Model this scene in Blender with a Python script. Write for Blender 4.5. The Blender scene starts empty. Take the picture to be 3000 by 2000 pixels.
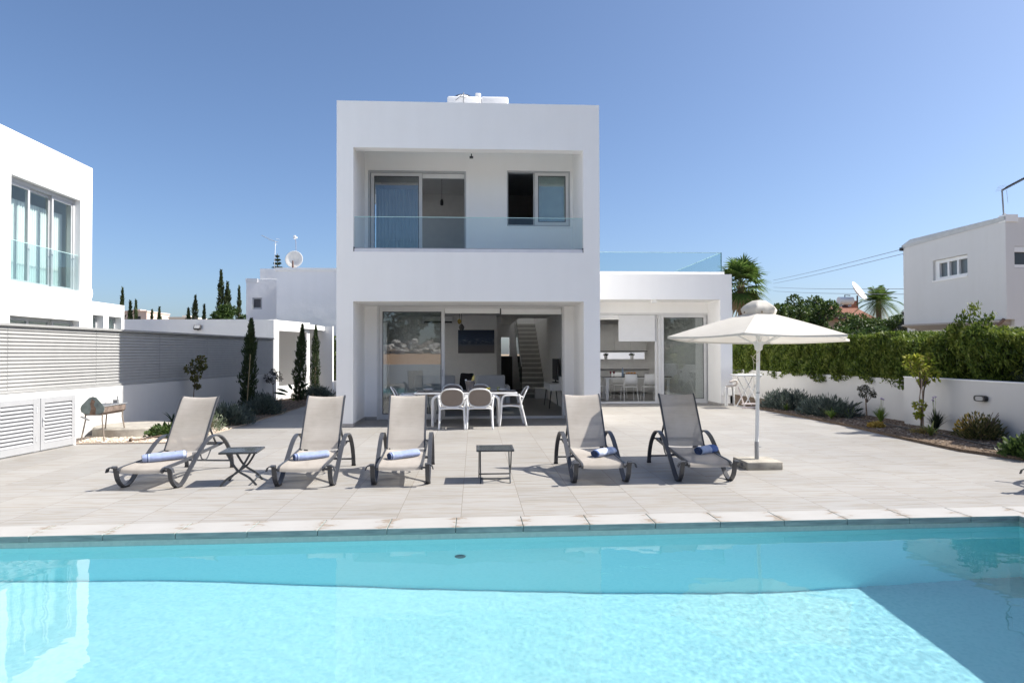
import bpy, bmesh, math, random
import numpy as np
from mathutils import Vector, Matrix, noise
SC = bpy.context.scene
COL = SC.collection
R = math.radians
random.seed(7)
RNG = np.random.default_rng(11)

# ------------------------------------------------------------------ helpers
class MB:
    """collects shapes and links them as ONE mesh object"""
    def __init__(s): s.v = []; s.f = []
    def add(s, vs, fs, M=None):
        o = len(s.v)
        s.v += [tuple(M @ Vector(p)) for p in vs] if M else [tuple(p) for p in vs]
        s.f += [tuple(o + i for i in f) for f in fs]
        return s
    def box(s, x0, x1, y0, y1, z0, z1, M=None):
        vs = [(x0,y0,z0),(x1,y0,z0),(x1,y1,z0),(x0,y1,z0),(x0,y0,z1),(x1,y0,z1),(x1,y1,z1),(x0,y1,z1)]
        return s.add(vs, [(3,2,1,0),(4,5,6,7),(0,1,5,4),(1,2,6,5),(2,3,7,6),(3,0,4,7)], M)
    def rbox(s, x0, x1, y0, y1, z0, z1, r=.02, n=3, M=None):
        bm = bmesh.new(); bmesh.ops.create_cube(bm, size=1)
        for v in bm.verts:
            v.co = Vector((x0+(x1-x0)*(v.co.x+.5), y0+(y1-y0)*(v.co.y+.5), z0+(z1-z0)*(v.co.z+.5)))
        bmesh.ops.bevel(bm, geom=bm.edges[:], offset=r, segments=n, profile=.5, affect='EDGES')
        s.bm(bm, M); return s
    def bm(s, bm, M=None):
        bm.verts.index_update()
        s.add([v.co[:] for v in bm.verts], [[v.index for v in f.verts] for f in bm.faces], M); bm.free(); return s
    def tube(s, pts, r, n=8, M=None, cap=True):
        pts = [Vector(p) for p in pts]
        rr = r if isinstance(r, (list, tuple)) else [r]*len(pts)
        vs, fs = [], []; up = Vector((0,0,1)); prev = None
        for i, p in enumerate(pts):
            t = (pts[min(i+1,len(pts)-1)] - pts[max(i-1,0)]).normalized()
            if prev is None:
                a = t.cross(up)
                if a.length < 1e-3: a = t.cross(Vector((0,1,0)))
            else: a = prev - t*prev.dot(t)
            a.normalize(); prev = a; b = t.cross(a)
            for k in range(n):
                th = 2*math.pi*k/n
                vs.append(p + (a*math.cos(th)+b*math.sin(th))*rr[i])
        for i in range(len(pts)-1):
            for k in range(n):
                fs.append((i*n+k, i*n+(k+1)%n, (i+1)*n+(k+1)%n, (i+1)*n+k))
        if cap: fs += [tuple(range(n))[::-1], tuple((len(pts)-1)*n+k for k in range(n))]
        return s.add(vs, fs, M)
    def strip(s, pts, w, t, M=None, axis=(1,0,0)):
        """flat bar of width w (along axis) and thickness t swept along pts"""
        pts = [Vector(p) for p in pts]; ax = Vector(axis).normalized(); vs, fs = [], []
        for i, p in enumerate(pts):
            d = (pts[min(i+1,len(pts)-1)] - pts[max(i-1,0)]).normalized()
            nrm = d.cross(ax).normalized()
            for sx, sn in ((-1,-1),(1,-1),(1,1),(-1,1)):
                vs.append(p + ax*sx*w/2 + nrm*sn*t/2)
        for i in range(len(pts)-1):
            for k in range(4): fs.append((i*4+k, i*4+(k+1)%4, i*4+4+(k+1)%4, i*4+4+k))
        e = (len(pts)-1)*4
        fs += [(3,2,1,0), (e,e+1,e+2,e+3)]
        return s.add(vs, fs, M)
    def lathe(s, prof, n=24, M=None):
        vs, fs = [], []; m = len(prof)
        for k in range(n):
            a = 2*math.pi*k/n
            for r_, z in prof: vs.append((r_*math.cos(a), r_*math.sin(a), z))
        for k in range(n):
            for i in range(m-1):
                fs.append((k*m+i, ((k+1)%n)*m+i, ((k+1)%n)*m+i+1, k*m+i+1))
        return s.add(vs, fs, M)
    def prism(s, poly, z0, z1, M=None):
        n = len(poly)
        vs = [(x,y,z0) for x,y in poly] + [(x,y,z1) for x,y in poly]
        fs = [tuple(range(n))[::-1], tuple(range(n,2*n))] + [(i,(i+1)%n,n+(i+1)%n,n+i) for i in range(n)]
        return s.add(vs, fs, M)
    def quads(s, arr):
        o = len(s.v); n = len(arr)//4
        s.v += arr.tolist(); s.f += [(o+4*i,o+4*i+1,o+4*i+2,o+4*i+3) for i in range(n)]
        return s
    def build(s, name, mat, parent=None, smooth=False, angle=None, bevel=None):
        me = bpy.data.meshes.new(name); me.from_pydata(s.v, [], s.f)
        me.materials.append(mat); me.update()
        o = bpy.data.objects.new(name, me); COL.objects.link(o)
        if parent: o.parent = parent
        if smooth or angle:
            me.polygons.foreach_set('use_smooth', [True]*len(me.polygons))
            if angle: me.set_sharp_from_angle(angle=R(angle))
        if bevel:
            b = o.modifiers.new('bevel', 'BEVEL'); b.width = bevel; b.segments = 2; b.limit_method = 'ANGLE'; b.angle_limit = R(40)
        return o

def tag(o, label=None, cat=None, group=None, kind=None):
    if label: o['label'] = label
    if cat: o['category'] = cat
    if group: o['group'] = group
    if kind: o['kind'] = kind
    return o
def thing(name, loc, label, cat, group=None, rz=0):
    o = bpy.data.objects.new(name, None); COL.objects.link(o)
    o.empty_display_size = .1; o.location = loc; o.rotation_euler = (0,0,rz)
    return tag(o, label, cat, group)
def dup(o, loc, rz=0, label=None):
    kids = [k for k in bpy.data.objects if k.parent == o]
    sub = {k: [g for g in bpy.data.objects if g.parent == k] for k in kids}
    c = o.copy(); COL.objects.link(c); c.location = loc; c.rotation_euler = (0,0,rz)
    if label: c['label'] = label
    for k in kids:
        k2 = k.copy(); COL.objects.link(k2); k2.parent = c
        for g in sub[k]:
            g2 = g.copy(); COL.objects.link(g2); g2.parent = k2
    return c
def T(x,y,z,rz=0,rx=0,ry=0,s=1):
    return Matrix.Translation((x,y,z)) @ Matrix.Rotation(rz,4,'Z') @ Matrix.Rotation(rx,4,'X') @ Matrix.Rotation(ry,4,'Y') @ Matrix.Scale(s,4)

# ------------------------------------------------------------------ materials
def newmat(name):
    m = bpy.data.materials.new(name); m.use_nodes = True
    return m, m.node_tree, m.node_tree.nodes['Principled BSDF']
def N(nt, t, **kw):
    n = nt.nodes.new(t)
    for k, v in kw.items():
        if k in n.inputs: n.inputs[k].default_value = v
        else: setattr(n, k, v)
    return n
def ramp(nt, fac, stops):
    r = nt.nodes.new('ShaderNodeValToRGB'); e = r.color_ramp.elements
    while len(e) < len(stops): e.new(.5)
    for i, (p, c) in enumerate(stops): e[i].position = p; e[i].color = (*c, 1)
    nt.links.new(fac, r.inputs[0]); return r.outputs[0]
def simple(name, col, rough=.5, var=.06, scale=6, bump=0, bscale=60, metal=0, spec=.5):
    """one colour with slight large and fine variation"""
    m, nt, b = newmat(name)
    tc = N(nt, 'ShaderNodeTexCoord')
    n = N(nt, 'ShaderNodeTexNoise', Scale=scale, Detail=6.0)
    nt.links.new(tc.outputs['Object'], n.inputs['Vector'])
    lo = tuple(max(0,c*(1-var)) for c in col); hi = tuple(min(1,c*(1+var)) for c in col)
    nt.links.new(ramp(nt, n.outputs['Fac'], [(.3,lo),(.7,hi)]), b.inputs['Base Color'])
    b.inputs['Roughness'].default_value = rough; b.inputs['Metallic'].default_value = metal
    b.inputs['Specular IOR Level'].default_value = spec
    if bump:
        n2 = N(nt, 'ShaderNodeTexNoise', Scale=bscale, Detail=4.0)
        nt.links.new(tc.outputs['Object'], n2.inputs['Vector'])
        bp = N(nt, 'ShaderNodeBump', Strength=bump, Distance=.01)
        nt.links.new(n2.outputs['Fac'], bp.inputs['Height']); nt.links.new(bp.outputs[0], b.inputs['Normal'])
    return m
def glassmat(name, tint, f0=.05, rough=0):
    """thin pane: clear body, mirror share growing towards grazing (same from both sides)"""
    m, nt, b = newmat(name); nt.nodes.remove(b)
    out = nt.nodes['Material Output']
    t = N(nt, 'ShaderNodeBsdfTransparent'); t.inputs[0].default_value = (*tint,1)
    g = N(nt, 'ShaderNodeBsdfGlossy', Roughness=rough)
    lw = N(nt, 'ShaderNodeLayerWeight', Blend=.5)
    pw = N(nt, 'ShaderNodeMath', operation='POWER'); nt.links.new(lw.outputs['Facing'], pw.inputs[0]); pw.inputs[1].default_value = 5
    ma = N(nt, 'ShaderNodeMath', operation='MULTIPLY_ADD'); nt.links.new(pw.outputs[0], ma.inputs[0]); ma.inputs[1].default_value = 1-f0; ma.inputs[2].default_value = f0
    mx = N(nt, 'ShaderNodeMixShader')
    nt.links.new(ma.outputs[0], mx.inputs[0]); nt.links.new(t.outputs[0], mx.inputs[1]); nt.links.new(g.outputs[0], mx.inputs[2])
    nt.links.new(mx.outputs[0], out.inputs['Surface']); return m
def leafmat(name, cols, transl=.3, rough=.55, spec=.3):
    """leaf colour varies per leaf; part of the light comes through"""
    m, nt, b = newmat(name); out = nt.nodes['Material Output']
    g = N(nt, 'ShaderNodeNewGeometry')
    k = len(cols)
    c = ramp(nt, g.outputs['Random Per Island'], [((i+.5)/k if k > 1 else 0, col) for i, col in enumerate(cols)])
    nt.links.new(c, b.inputs['Base Color']); b.inputs['Roughness'].default_value = rough
    b.inputs['Specular IOR Level'].default_value = spec
    t = N(nt, 'ShaderNodeBsdfTranslucent'); nt.links.new(c, t.inputs['Color'])
    mx = N(nt, 'ShaderNodeMixShader'); mx.inputs[0].default_value = transl
    nt.links.new(b.outputs[0], mx.inputs[1]); nt.links.new(t.outputs[0], mx.inputs[2])
    nt.links.new(mx.outputs[0], out.inputs['Surface']); return m

def plastermat(name='plaster', k=1.0):
    m, nt, b = newmat(name); tc = N(nt, 'ShaderNodeTexCoord')
    n = N(nt, 'ShaderNodeTexNoise', Scale=.9, Detail=8.0, Roughness=.6); nt.links.new(tc.outputs['Object'], n.inputs['Vector'])
    mp = N(nt, 'ShaderNodeMapping'); mp.inputs['Scale'].default_value = (3,3,.25); nt.links.new(tc.outputs['Object'], mp.inputs['Vector'])
    st = N(nt, 'ShaderNodeTexNoise', Scale=1.2, Detail=5.0); nt.links.new(mp.outputs[0], st.inputs['Vector'])
    a = N(nt, 'ShaderNodeMath', operation='ADD'); nt.links.new(n.outputs['Fac'], a.inputs[0]); nt.links.new(st.outputs['Fac'], a.inputs[1])
    h = N(nt, 'ShaderNodeMath', operation='MULTIPLY'); nt.links.new(a.outputs[0], h.inputs[0]); h.inputs[1].default_value = .5
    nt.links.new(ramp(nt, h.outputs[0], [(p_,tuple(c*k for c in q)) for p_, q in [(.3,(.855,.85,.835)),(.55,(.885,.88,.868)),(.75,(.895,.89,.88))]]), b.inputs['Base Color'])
    b.inputs['Roughness'].default_value = .85; b.inputs['Specular IOR Level'].default_value = .2
    f = N(nt, 'ShaderNodeTexNoise', Scale=90.0, Detail=4.0); nt.links.new(tc.outputs['Object'], f.inputs['Vector'])
    w = N(nt, 'ShaderNodeTexNoise', Scale=2.2, Detail=2.0); nt.links.new(tc.outputs['Object'], w.inputs['Vector'])
    b1 = N(nt, 'ShaderNodeBump', Strength=.15, Distance=.003); nt.links.new(f.outputs['Fac'], b1.inputs['Height'])
    b2 = N(nt, 'ShaderNodeBump', Strength=.2, Distance=.05); nt.links.new(w.outputs['Fac'], b2.inputs['Height'])
    nt.links.new(b1.outputs[0], b2.inputs['Normal']); nt.links.new(b2.outputs[0], b.inputs['Normal'])
    return m
def tilemat(name, base, size=(.6,.6), off=(0,0), joint=.005, jcol=(.30,.26,.22), streak=True, rough=.5, jstr=1.0, jy=1.0):
    """porcelain slabs: joints, a tone per slab, long fine veins along x"""
    m, nt, b = newmat(name); tc = N(nt, 'ShaderNodeTexCoord')
    sx = N(nt, 'ShaderNodeSeparateXYZ'); nt.links.new(tc.outputs['Object'], sx.inputs[0])
    def M(op, a, c=None):
        n = N(nt, 'ShaderNodeMath', operation=op)
        for i, q in enumerate((a, c)):
            if q is None: continue
            if isinstance(q, (int, float)): n.inputs[i].default_value = q
            else: nt.links.new(q, n.inputs[i])
        return n.outputs[0]
    u = M('DIVIDE', M('SUBTRACT', sx.outputs[0], off[0]), size[0]); v = M('DIVIDE', M('SUBTRACT', sx.outputs[1], off[1]), size[1])
    fu = M('FRACT', u); fv = M('FRACT', v); iu = M('FLOOR', u); iv = M('FLOOR', v)
    eu = M('MULTIPLY', M('MINIMUM', fu, M('SUBTRACT', 1.0, fu)), size[0]); ev = M('MULTIPLY', M('MINIMUM', fv, M('SUBTRACT', 1.0, fv)), size[1])
    ju = M('LESS_THAN', eu, joint/2); jv = M('MULTIPLY', M('LESS_THAN', ev, joint/2), jy)
    j = M('MULTIPLY', M('MAXIMUM', ju, jv), jstr)
    cx = N(nt, 'ShaderNodeCombineXYZ'); nt.links.new(iu, cx.inputs[0]); nt.links.new(iv, cx.inputs[1])
    wn = N(nt, 'ShaderNodeTexWhiteNoise', noise_dimensions='3D'); nt.links.new(cx.outputs[0], wn.inputs['Vector'])
    # veins run along x; each slab gets its own offset
    off3 = N(nt, 'ShaderNodeVectorMath', operation='SCALE'); nt.links.new(wn.outputs['Color'], off3.inputs[0]); off3.inputs['Scale'].default_value = 30
    ad = N(nt, 'ShaderNodeVectorMath', operation='ADD'); nt.links.new(tc.outputs['Object'], ad.inputs[0]); nt.links.new(off3.outputs[0], ad.inputs[1])
    mp = N(nt, 'ShaderNodeMapping'); mp.inputs['Scale'].default_value = (1.1,13,1); nt.links.new(ad.outputs[0], mp.inputs['Vector'])
    ve = N(nt, 'ShaderNodeTexNoise', Scale=1.6, Detail=8.0, Roughness=.65, Distortion=.6); nt.links.new(mp.outputs[0], ve.inputs['Vector'])
    d = tuple(c*.70 for c in base); l = tuple(min(1,c*1.06) for c in base); w = (base[0]*.91, base[1]*.86, base[2]*.78)
    c = ramp(nt, ve.outputs['Fac'], [(.30,d),(.43,w),(.52,base),(.72,l)]) if streak else ramp(nt, ve.outputs['Fac'], [(.3,d),(.7,l)])
    hs = N(nt, 'ShaderNodeHueSaturation'); nt.links.new(c, hs.inputs['Color'])
    val = M('ADD', M('MULTIPLY', wn.outputs['Value'], .10), .95); nt.links.new(val, hs.inputs['Value'])
    big = N(nt, 'ShaderNodeTexNoise', Scale=.35, Detail=5.0); nt.links.new(tc.outputs['Object'], big.inputs['Vector'])
    bc = ramp(nt, big.outputs['Fac'], [(.35,(.90,.89,.88)),(.65,(1,1,1))])
    mu = N(nt, 'ShaderNodeMix', data_type='RGBA', blend_type='MULTIPLY'); mu.inputs['Factor'].default_value = 1
    nt.links.new(hs.outputs[0], mu.inputs['A']); nt.links.new(bc, mu.inputs['B'])
    mj = N(nt, 'ShaderNodeMix', data_type='RGBA'); nt.links.new(j, mj.inputs['Factor']); nt.links.new(mu.outputs['Result'], mj.inputs['A']); mj.inputs['B'].default_value = (*jcol,1)
    nt.links.new(mj.outputs['Result'], b.inputs['Base Color'])
    b.inputs['Roughness'].default_value = rough; b.inputs['Specular IOR Level'].default_value = .25
    bp = N(nt, 'ShaderNodeBump', Strength=.25, Distance=.002); h = M('SUBTRACT', ve.outputs['Fac'], M('MULTIPLY', j, 1.5)); nt.links.new(h, bp.inputs['Height']); nt.links.new(bp.outputs[0], b.inputs['Normal'])
    return m
def mosaicmat(name, cols, size=.025, joint=.16, jcol=(.6,.66,.66), rough=.25):
    m, nt, b = newmat(name); tc = N(nt, 'ShaderNodeTexCoord')
    vm = N(nt, 'ShaderNodeVectorMath', operation='SCALE'); nt.links.new(tc.outputs['Object'], vm.inputs[0]); vm.inputs['Scale'].default_value = 1/size
    fl = N(nt, 'ShaderNodeVectorMath', operation='FLOOR'); nt.links.new(vm.outputs[0], fl.inputs[0])
    wn = N(nt, 'ShaderNodeTexWhiteNoise', noise_dimensions='3D'); nt.links.new(fl.outputs[0], wn.inputs['Vector'])
    c = ramp(nt, wn.outputs['Value'], [((i+.5)/len(cols), q) for i, q in enumerate(cols)])
    nt.links.new(c, b.inputs['Base Color']); b.inputs['Roughness'].default_value = rough
    return m
def soilmat(name, cols, scale=9, bump=.8):
    m, nt, b = newmat(name); tc = N(nt, 'ShaderNodeTexCoord')
    n = N(nt, 'ShaderNodeTexNoise', Scale=scale, Detail=9.0, Roughness=.7); nt.links.new(tc.outputs['Object'], n.inputs['Vector'])
    vo = N(nt, 'ShaderNodeTexVoronoi', Scale=scale*4); nt.links.new(tc.outputs['Object'], vo.inputs['Vector'])
    c = ramp(nt, n.outputs['Fac'], [(.3+.4*i/max(1,len(cols)-1), q) for i, q in enumerate(cols)])
    nt.links.new(c, b.inputs['Base Color']); b.inputs['Roughness'].default_value = .95; b.inputs['Specular IOR Level'].default_value = .1
    bp = N(nt, 'ShaderNodeBump', Strength=bump, Distance=.02); nt.links.new(vo.outputs['Distance'], bp.inputs['Height']); nt.links.new(bp.outputs[0], b.inputs['Normal'])
    return m

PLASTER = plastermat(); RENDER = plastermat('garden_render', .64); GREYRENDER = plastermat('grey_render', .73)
INNER = simple('interior_paint', (.82,.81,.79), .9, .03)
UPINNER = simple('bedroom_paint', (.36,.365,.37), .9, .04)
ALU = simple('white_aluminium', (.66,.66,.655), .4, .03)
ALUG = simple('grey_aluminium', (.45,.46,.47), .45, .04)
LOUV = simple('louvre_aluminium', (.29,.29,.285), .5, .05)
LOUVD = simple('louvre_door_paint', (.34,.345,.355), .5, .05)
DECK = tilemat('deck_porcelain', (.326,.317,.303), (.6,.6), (-.13,.35), .006, (.19,.165,.14), True, .55, 1.0, .45)
COPE = tilemat('coping_stone', (.66,.63,.58), (.6,2.0), (-.17,5.0), .006, (.34,.29,.23), True, .6)
FLOORT = tilemat('indoor_tile', (.19,.185,.18), (.8,.8), (0,0), .005, (.1,.1,.1), False, .3)
GLASS = glassmat('door_glass', (.84,.88,.88), .13)
BGLASS = glassmat('balustrade_glass', (.90,.95,.955), .04)
EDGE = simple('glass_edge', (.50,.72,.70), .2, .02)
CHAR = simple('charcoal_frame', (.055,.058,.066), .38, .1, 8)
DARK = simple('black_plastic', (.02,.02,.022), .4, .1)
WPLAST = simple('white_resin', (.78,.78,.77), .35, .02)
TAUPE = simple('taupe_panel', (.20,.165,.145), .5, .05)
CONC = simple('concrete', (.36,.335,.29), .9, .22, 7, .8, 90)
CANVAS = None
WHITE = simple('white_paint', (.8,.8,.79), .5, .02)
STAIN = None
RUST = simple('rusty_steel', (.15,.115,.095), .85, .45, 14, .6, 60)
GREENP = simple('worn_green_paint', (.20,.235,.215), .7, .35, 9, .4, 50)
STEEL = simple('galvanised_steel', (.38,.39,.40), .45, .12, 20, 0, 60, .6)
BARK = simple('bark', (.17,.125,.09), .9, .3, 12, .8, 40)
# ------------------------------------------------------------------ camera, light
cam = bpy.data.cameras.new('camera'); cam.sensor_width = 36; cam.lens = 23.4; cam.clip_end = 4000; cam.clip_start = .05
co = bpy.data.objects.new('camera', cam); COL.objects.link(co); SC.camera = co
YAW = math.atan(110/1950); PIT = math.atan(34/1953.1); ROL = R(-.15)
fw = Vector((math.sin(YAW)*math.cos(PIT), math.cos(YAW)*math.cos(PIT), math.sin(PIT)))
rt = Vector((math.cos(YAW), -math.sin(YAW), 0)); up = rt.cross(fw)
r2 = rt*math.cos(ROL)+up*math.sin(ROL); u2 = -rt*math.sin(ROL)+up*math.cos(ROL)
co.matrix_world = Matrix(((r2.x,u2.x,-fw.x,0),(r2.y,u2.y,-fw.y,0),(r2.z,u2.z,-fw.z,1.54),(0,0,0,1)))
SUN_EL = R(46); SUN_AZ = R(.6)      # from +X, a hair behind the facade plane
sd = Vector((math.cos(SUN_EL)*math.cos(SUN_AZ), math.cos(SUN_EL)*math.sin(SUN_AZ), math.sin(SUN_EL)))
sl = bpy.data.lights.new('sun', 'SUN'); sl.energy = 3.45; sl.angle = R(.53); sl.color = (1,.95,.87)
so = bpy.data.objects.new('sun', sl); COL.objects.link(so); so.rotation_euler = (-sd).to_track_quat('-Z','Y').to_euler()
sl.cycles.is_caustics_light = True
W = bpy.data.worlds.new('World'); SC.world = W; W.use_nodes = True; wn_ = W.node_tree
sky = wn_.nodes.new('ShaderNodeTexSky'); sky.sky_type = 'NISHITA'; sky.sun_disc = False
sky.sun_elevation = SUN_EL; sky.sun_rotation = R(90) - SUN_AZ
sky.altitude = 1500; sky.air_density = 1.0; sky.dust_density = 6.0; sky.ozone_density = 5.0
bg = wn_.nodes['Background']; bg.inputs[1].default_value = .070; wn_.links.new(sky.outputs[0], bg.inputs[0])
SC.view_settings.view_transform = 'Standard'; SC.view_settings.look = 'None'; SC.view_settings.exposure = 1.34; SC.view_settings.gamma = 1
SC.cycles.use_denoising = True; SC.cycles.max_bounces = 12; SC.cycles.transparent_max_bounces = 24
SC.cycles.diffuse_bounces = 6; SC.cycles.caustics_refractive = True; SC.cycles.sample_clamp_indirect = 8

# ------------------------------------------------------------------ ground, deck, pool
def struct(o): return tag(o, kind='structure')
EARTH = soilmat('dry_earth', [(.20,.15,.10),(.30,.235,.165),(.24,.19,.13)], .3)
PX0, PX1, PY0 = -7.2, 5.13, 1.4
def py1(x): return 5.965+.0135*x                # far pool edge, very slightly skewed as in the photo
def skew_quad(x0,x1,ya,yb,z):                   # ya, yb: functions of x
    return [(x0,ya(x0),z),(x1,ya(x1),z),(x1,yb(x1),z),(x0,yb(x0),z)]
g = MB(); E_ = 900.
hole = [(-13,-2.6),(13,-2.6),(13,34),(-13,34)]
g.add([(-E_,-E_,-.05),(E_,-E_,-.05),(E_,E_,-.05),(-E_,E_,-.05)]+[(x,y,-.05) for x,y in hole], [(0,1,5,4),(1,2,6,5),(2,3,7,6),(3,0,4,7)])
struct(g.build('ground', EARTH))
d = MB(); CW = .33
d.add(skew_quad(-13,13,lambda x: py1(x)+CW,lambda x:34.,0), [(0,1,2,3)])
d.add(skew_quad(PX1+CW,13,lambda x:-2.6,lambda x: py1(x)+CW,0), [(0,1,2,3)])
d.add(skew_quad(-13,PX0-CW,lambda x:-2.6,lambda x: py1(x)+CW,0), [(0,1,2,3)])
d.add([(PX0-CW,-2.6,0),(PX1+CW,-2.6,0),(PX1+CW,PY0-CW,0),(PX0-CW,PY0-CW,0)], [(0,1,2,3)])
struct(d.build('pool_deck', DECK))
# coping slabs: one paved kerb round the pool
cp = MB(); ov = .03
def slab(q, z0, z1): cp.add([(x,y,z0) for x,y in q]+[(x,y,z1) for x,y in q], [(3,2,1,0),(4,5,6,7),(0,1,5,4),(1,2,6,5),(2,3,7,6),(3,0,4,7)])
x0, x1 = PX0-CW, PX1+CW
nx = -.17+.6*math.floor((x0+.17)/.6); xs = [x0]
while nx < x1:
    if nx > x0+.05: xs.append(nx)
    nx += .6
xs.append(x1)
for a, b_ in zip(xs[:-1], xs[1:]):
    a2, b2 = a+.002, b_-.002
    slab([(a2,py1(a2)-ov),(b2,py1(b2)-ov),(b2,py1(b2)+CW-.003),(a2,py1(a2)+CW-.003)], -.055, .004)
slab([(PX1-ov,PY0-CW),(x1-.003,PY0-CW),(x1-.003,py1(x1)-ov-.003),(PX1-ov,py1(PX1)-ov-.003)], -.055, .004)
slab([(x0+.003,PY0-CW),(PX0+ov,PY0-CW),(PX0+ov,py1(PX0)-ov-.003),(x0+.003,py1(x0)-ov-.003)], -.055, .004)
slab([(PX0+ov+.003,PY0-CW),(PX1-ov-.003,PY0-CW),(PX1-ov-.003,PY0+ov),(PX0+ov+.003,PY0+ov)], -.055, .004)
def copemat():
    """pale slabs: brown water marks at the joints, darker green-grey on the side faces"""
    m, nt, b = newmat('coping'); tc = N(nt, 'ShaderNodeTexCoord'); sx = N(nt, 'ShaderNodeSeparateXYZ'); nt.links.new(tc.outputs['Object'], sx.inputs[0])
    def M(op, a, c=None):
        n = N(nt, 'ShaderNodeMath', operation=op)
        for i, q in enumerate((a, c)):
            if q is None: continue
            if isinstance(q, (int, float)): n.inputs[i].default_value = q
            else: nt.links.new(q, n.inputs[i])
        return n.outputs[0]
    fu = M('FRACT', M('DIVIDE', M('ADD', sx.outputs[0], .17), .6)); e = M('MINIMUM', fu, M('SUBTRACT', 1.0, fu))
    mp = N(nt, 'ShaderNodeMapping'); mp.inputs['Scale'].default_value = (2.2,5,1); nt.links.new(tc.outputs['Object'], mp.inputs['Vector'])
    n = N(nt, 'ShaderNodeTexNoise', Scale=2.0, Detail=7.0, Roughness=.65, Distortion=.5); nt.links.new(mp.outputs[0], n.inputs['Vector'])
    k = M('ADD', M('MULTIPLY', e, 1.5), M('MULTIPLY', M('SUBTRACT', n.outputs['Fac'], .5), 2.1))
    top = ramp(nt, k, [(-.22,(.26,.22,.18)),(-.02,(.325,.30,.27)),(.16,(.36,.35,.335)),(.8,(.38,.372,.358))])
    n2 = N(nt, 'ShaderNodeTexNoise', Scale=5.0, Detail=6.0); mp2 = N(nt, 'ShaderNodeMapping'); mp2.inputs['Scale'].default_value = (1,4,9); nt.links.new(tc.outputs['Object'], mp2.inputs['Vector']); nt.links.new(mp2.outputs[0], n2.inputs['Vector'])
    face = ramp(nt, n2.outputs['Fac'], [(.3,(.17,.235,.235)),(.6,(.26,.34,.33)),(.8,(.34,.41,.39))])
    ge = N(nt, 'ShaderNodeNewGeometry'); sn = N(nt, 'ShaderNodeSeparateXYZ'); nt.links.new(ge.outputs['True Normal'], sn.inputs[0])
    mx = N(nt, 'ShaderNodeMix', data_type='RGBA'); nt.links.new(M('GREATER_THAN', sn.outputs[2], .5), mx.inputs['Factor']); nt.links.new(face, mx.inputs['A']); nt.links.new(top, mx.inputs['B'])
    nt.links.new(mx.outputs['Result'], b.inputs['Base Color']); b.inputs['Roughness'].default_value = .6; b.inputs['Specular IOR Level'].default_value = .25
    return m
struct(cp.build('pool_coping', copemat(), bevel=.006))
ZB = -1.72
POOLM = mosaicmat('pool_mosaic_lifted', [(.48,.89,.93),(.50,.905,.945),(.52,.915,.95),(.505,.905,.945)], .025)  # pool finish lightened on the walls to lift them out of the shade
FLOORM = mosaicmat('pool_floor_mosaic_dimmed', [(.47,.60,.62),(.50,.625,.645),(.53,.645,.66),(.51,.63,.65)], .025)  # same finish darkened on the floor to hold down the sunlight there
BANDM = mosaicmat('waterline_mosaic', [(.42,.53,.51),(.45,.56,.53),(.48,.58,.55),(.44,.55,.52)], .025)
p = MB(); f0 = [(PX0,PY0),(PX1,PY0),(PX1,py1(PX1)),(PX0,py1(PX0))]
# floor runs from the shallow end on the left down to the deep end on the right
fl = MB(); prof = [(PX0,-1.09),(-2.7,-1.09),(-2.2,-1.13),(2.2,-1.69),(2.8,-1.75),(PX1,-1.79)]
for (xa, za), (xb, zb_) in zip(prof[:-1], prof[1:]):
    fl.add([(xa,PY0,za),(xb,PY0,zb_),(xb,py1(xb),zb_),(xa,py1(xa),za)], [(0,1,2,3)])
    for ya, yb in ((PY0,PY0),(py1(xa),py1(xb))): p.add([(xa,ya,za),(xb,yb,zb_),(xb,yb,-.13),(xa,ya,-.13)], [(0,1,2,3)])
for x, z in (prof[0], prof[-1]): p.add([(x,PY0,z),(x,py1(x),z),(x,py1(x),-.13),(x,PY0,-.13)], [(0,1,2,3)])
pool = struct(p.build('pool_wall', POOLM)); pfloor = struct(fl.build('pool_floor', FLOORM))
p = MB(); p.add([(x,y,-.13) for x,y in f0]+[(x,y,-.055) for x,y in f0], [((i+1)%4,i,4+i,4+(i+1)%4) for i in range(4)])
band = struct(p.build('pool_waterline', BANDM))
# water: a real rippled surface
def watermat():
    m, nt, b = newmat('water'); nt.nodes.remove(b); out = nt.nodes['Material Output']
    rf = N(nt, 'ShaderNodeBsdfRefraction', IOR=1.333, Roughness=0.0); rf.inputs['Color'].default_value = (.77,.97,1,1)
    gl = N(nt, 'ShaderNodeBsdfGlossy', Roughness=0.0); fr = N(nt, 'ShaderNodeFresnel', IOR=1.333); mx = N(nt, 'ShaderNodeMixShader')
    nt.links.new(fr.outputs[0], mx.inputs[0]); nt.links.new(rf.outputs[0], mx.inputs[1]); nt.links.new(gl.outputs[0], mx.inputs[2])
    nt.links.new(mx.outputs[0], out.inputs['Surface']); return m
WL = -.10
vs, fs = [], []
def wave(x, y):
    a = .0011*noise.noise(Vector((x*1.3, y*1.6, 0))) + .00032*noise.noise(Vector((x*5+y*2, y*7, 3))) + .00010*noise.noise(Vector((x*12, y*14, 7))) + .00006*noise.noise(Vector((x*26, y*28, 11)))
    return a*(1+.9*max(0,min(1,(x-1)/4)))
def wgrid(x0,x1,nx,y0,y1f,ny):
    o = len(vs)
    for j in range(ny+1):
        for i in range(nx+1):
            x = x0+(x1-x0)*i/nx; y = y0+(y1f(x)-y0)*j/ny
            vs.append((x,y,WL+wave(x,y)))
    for j in range(ny):
        for i in range(nx):
            a = o+j*(nx+1)+i; fs.append((a,a+1,a+nx+2,a+nx+1))
wgrid(PX0+.001, PX1-.001, 900, PY0+.001, lambda x: py1(x)-.001, 340)
w_ = MB(); w_.v = vs; w_.f = fs
water = struct(w_.build('pool_water', watermat(), smooth=True))
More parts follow.
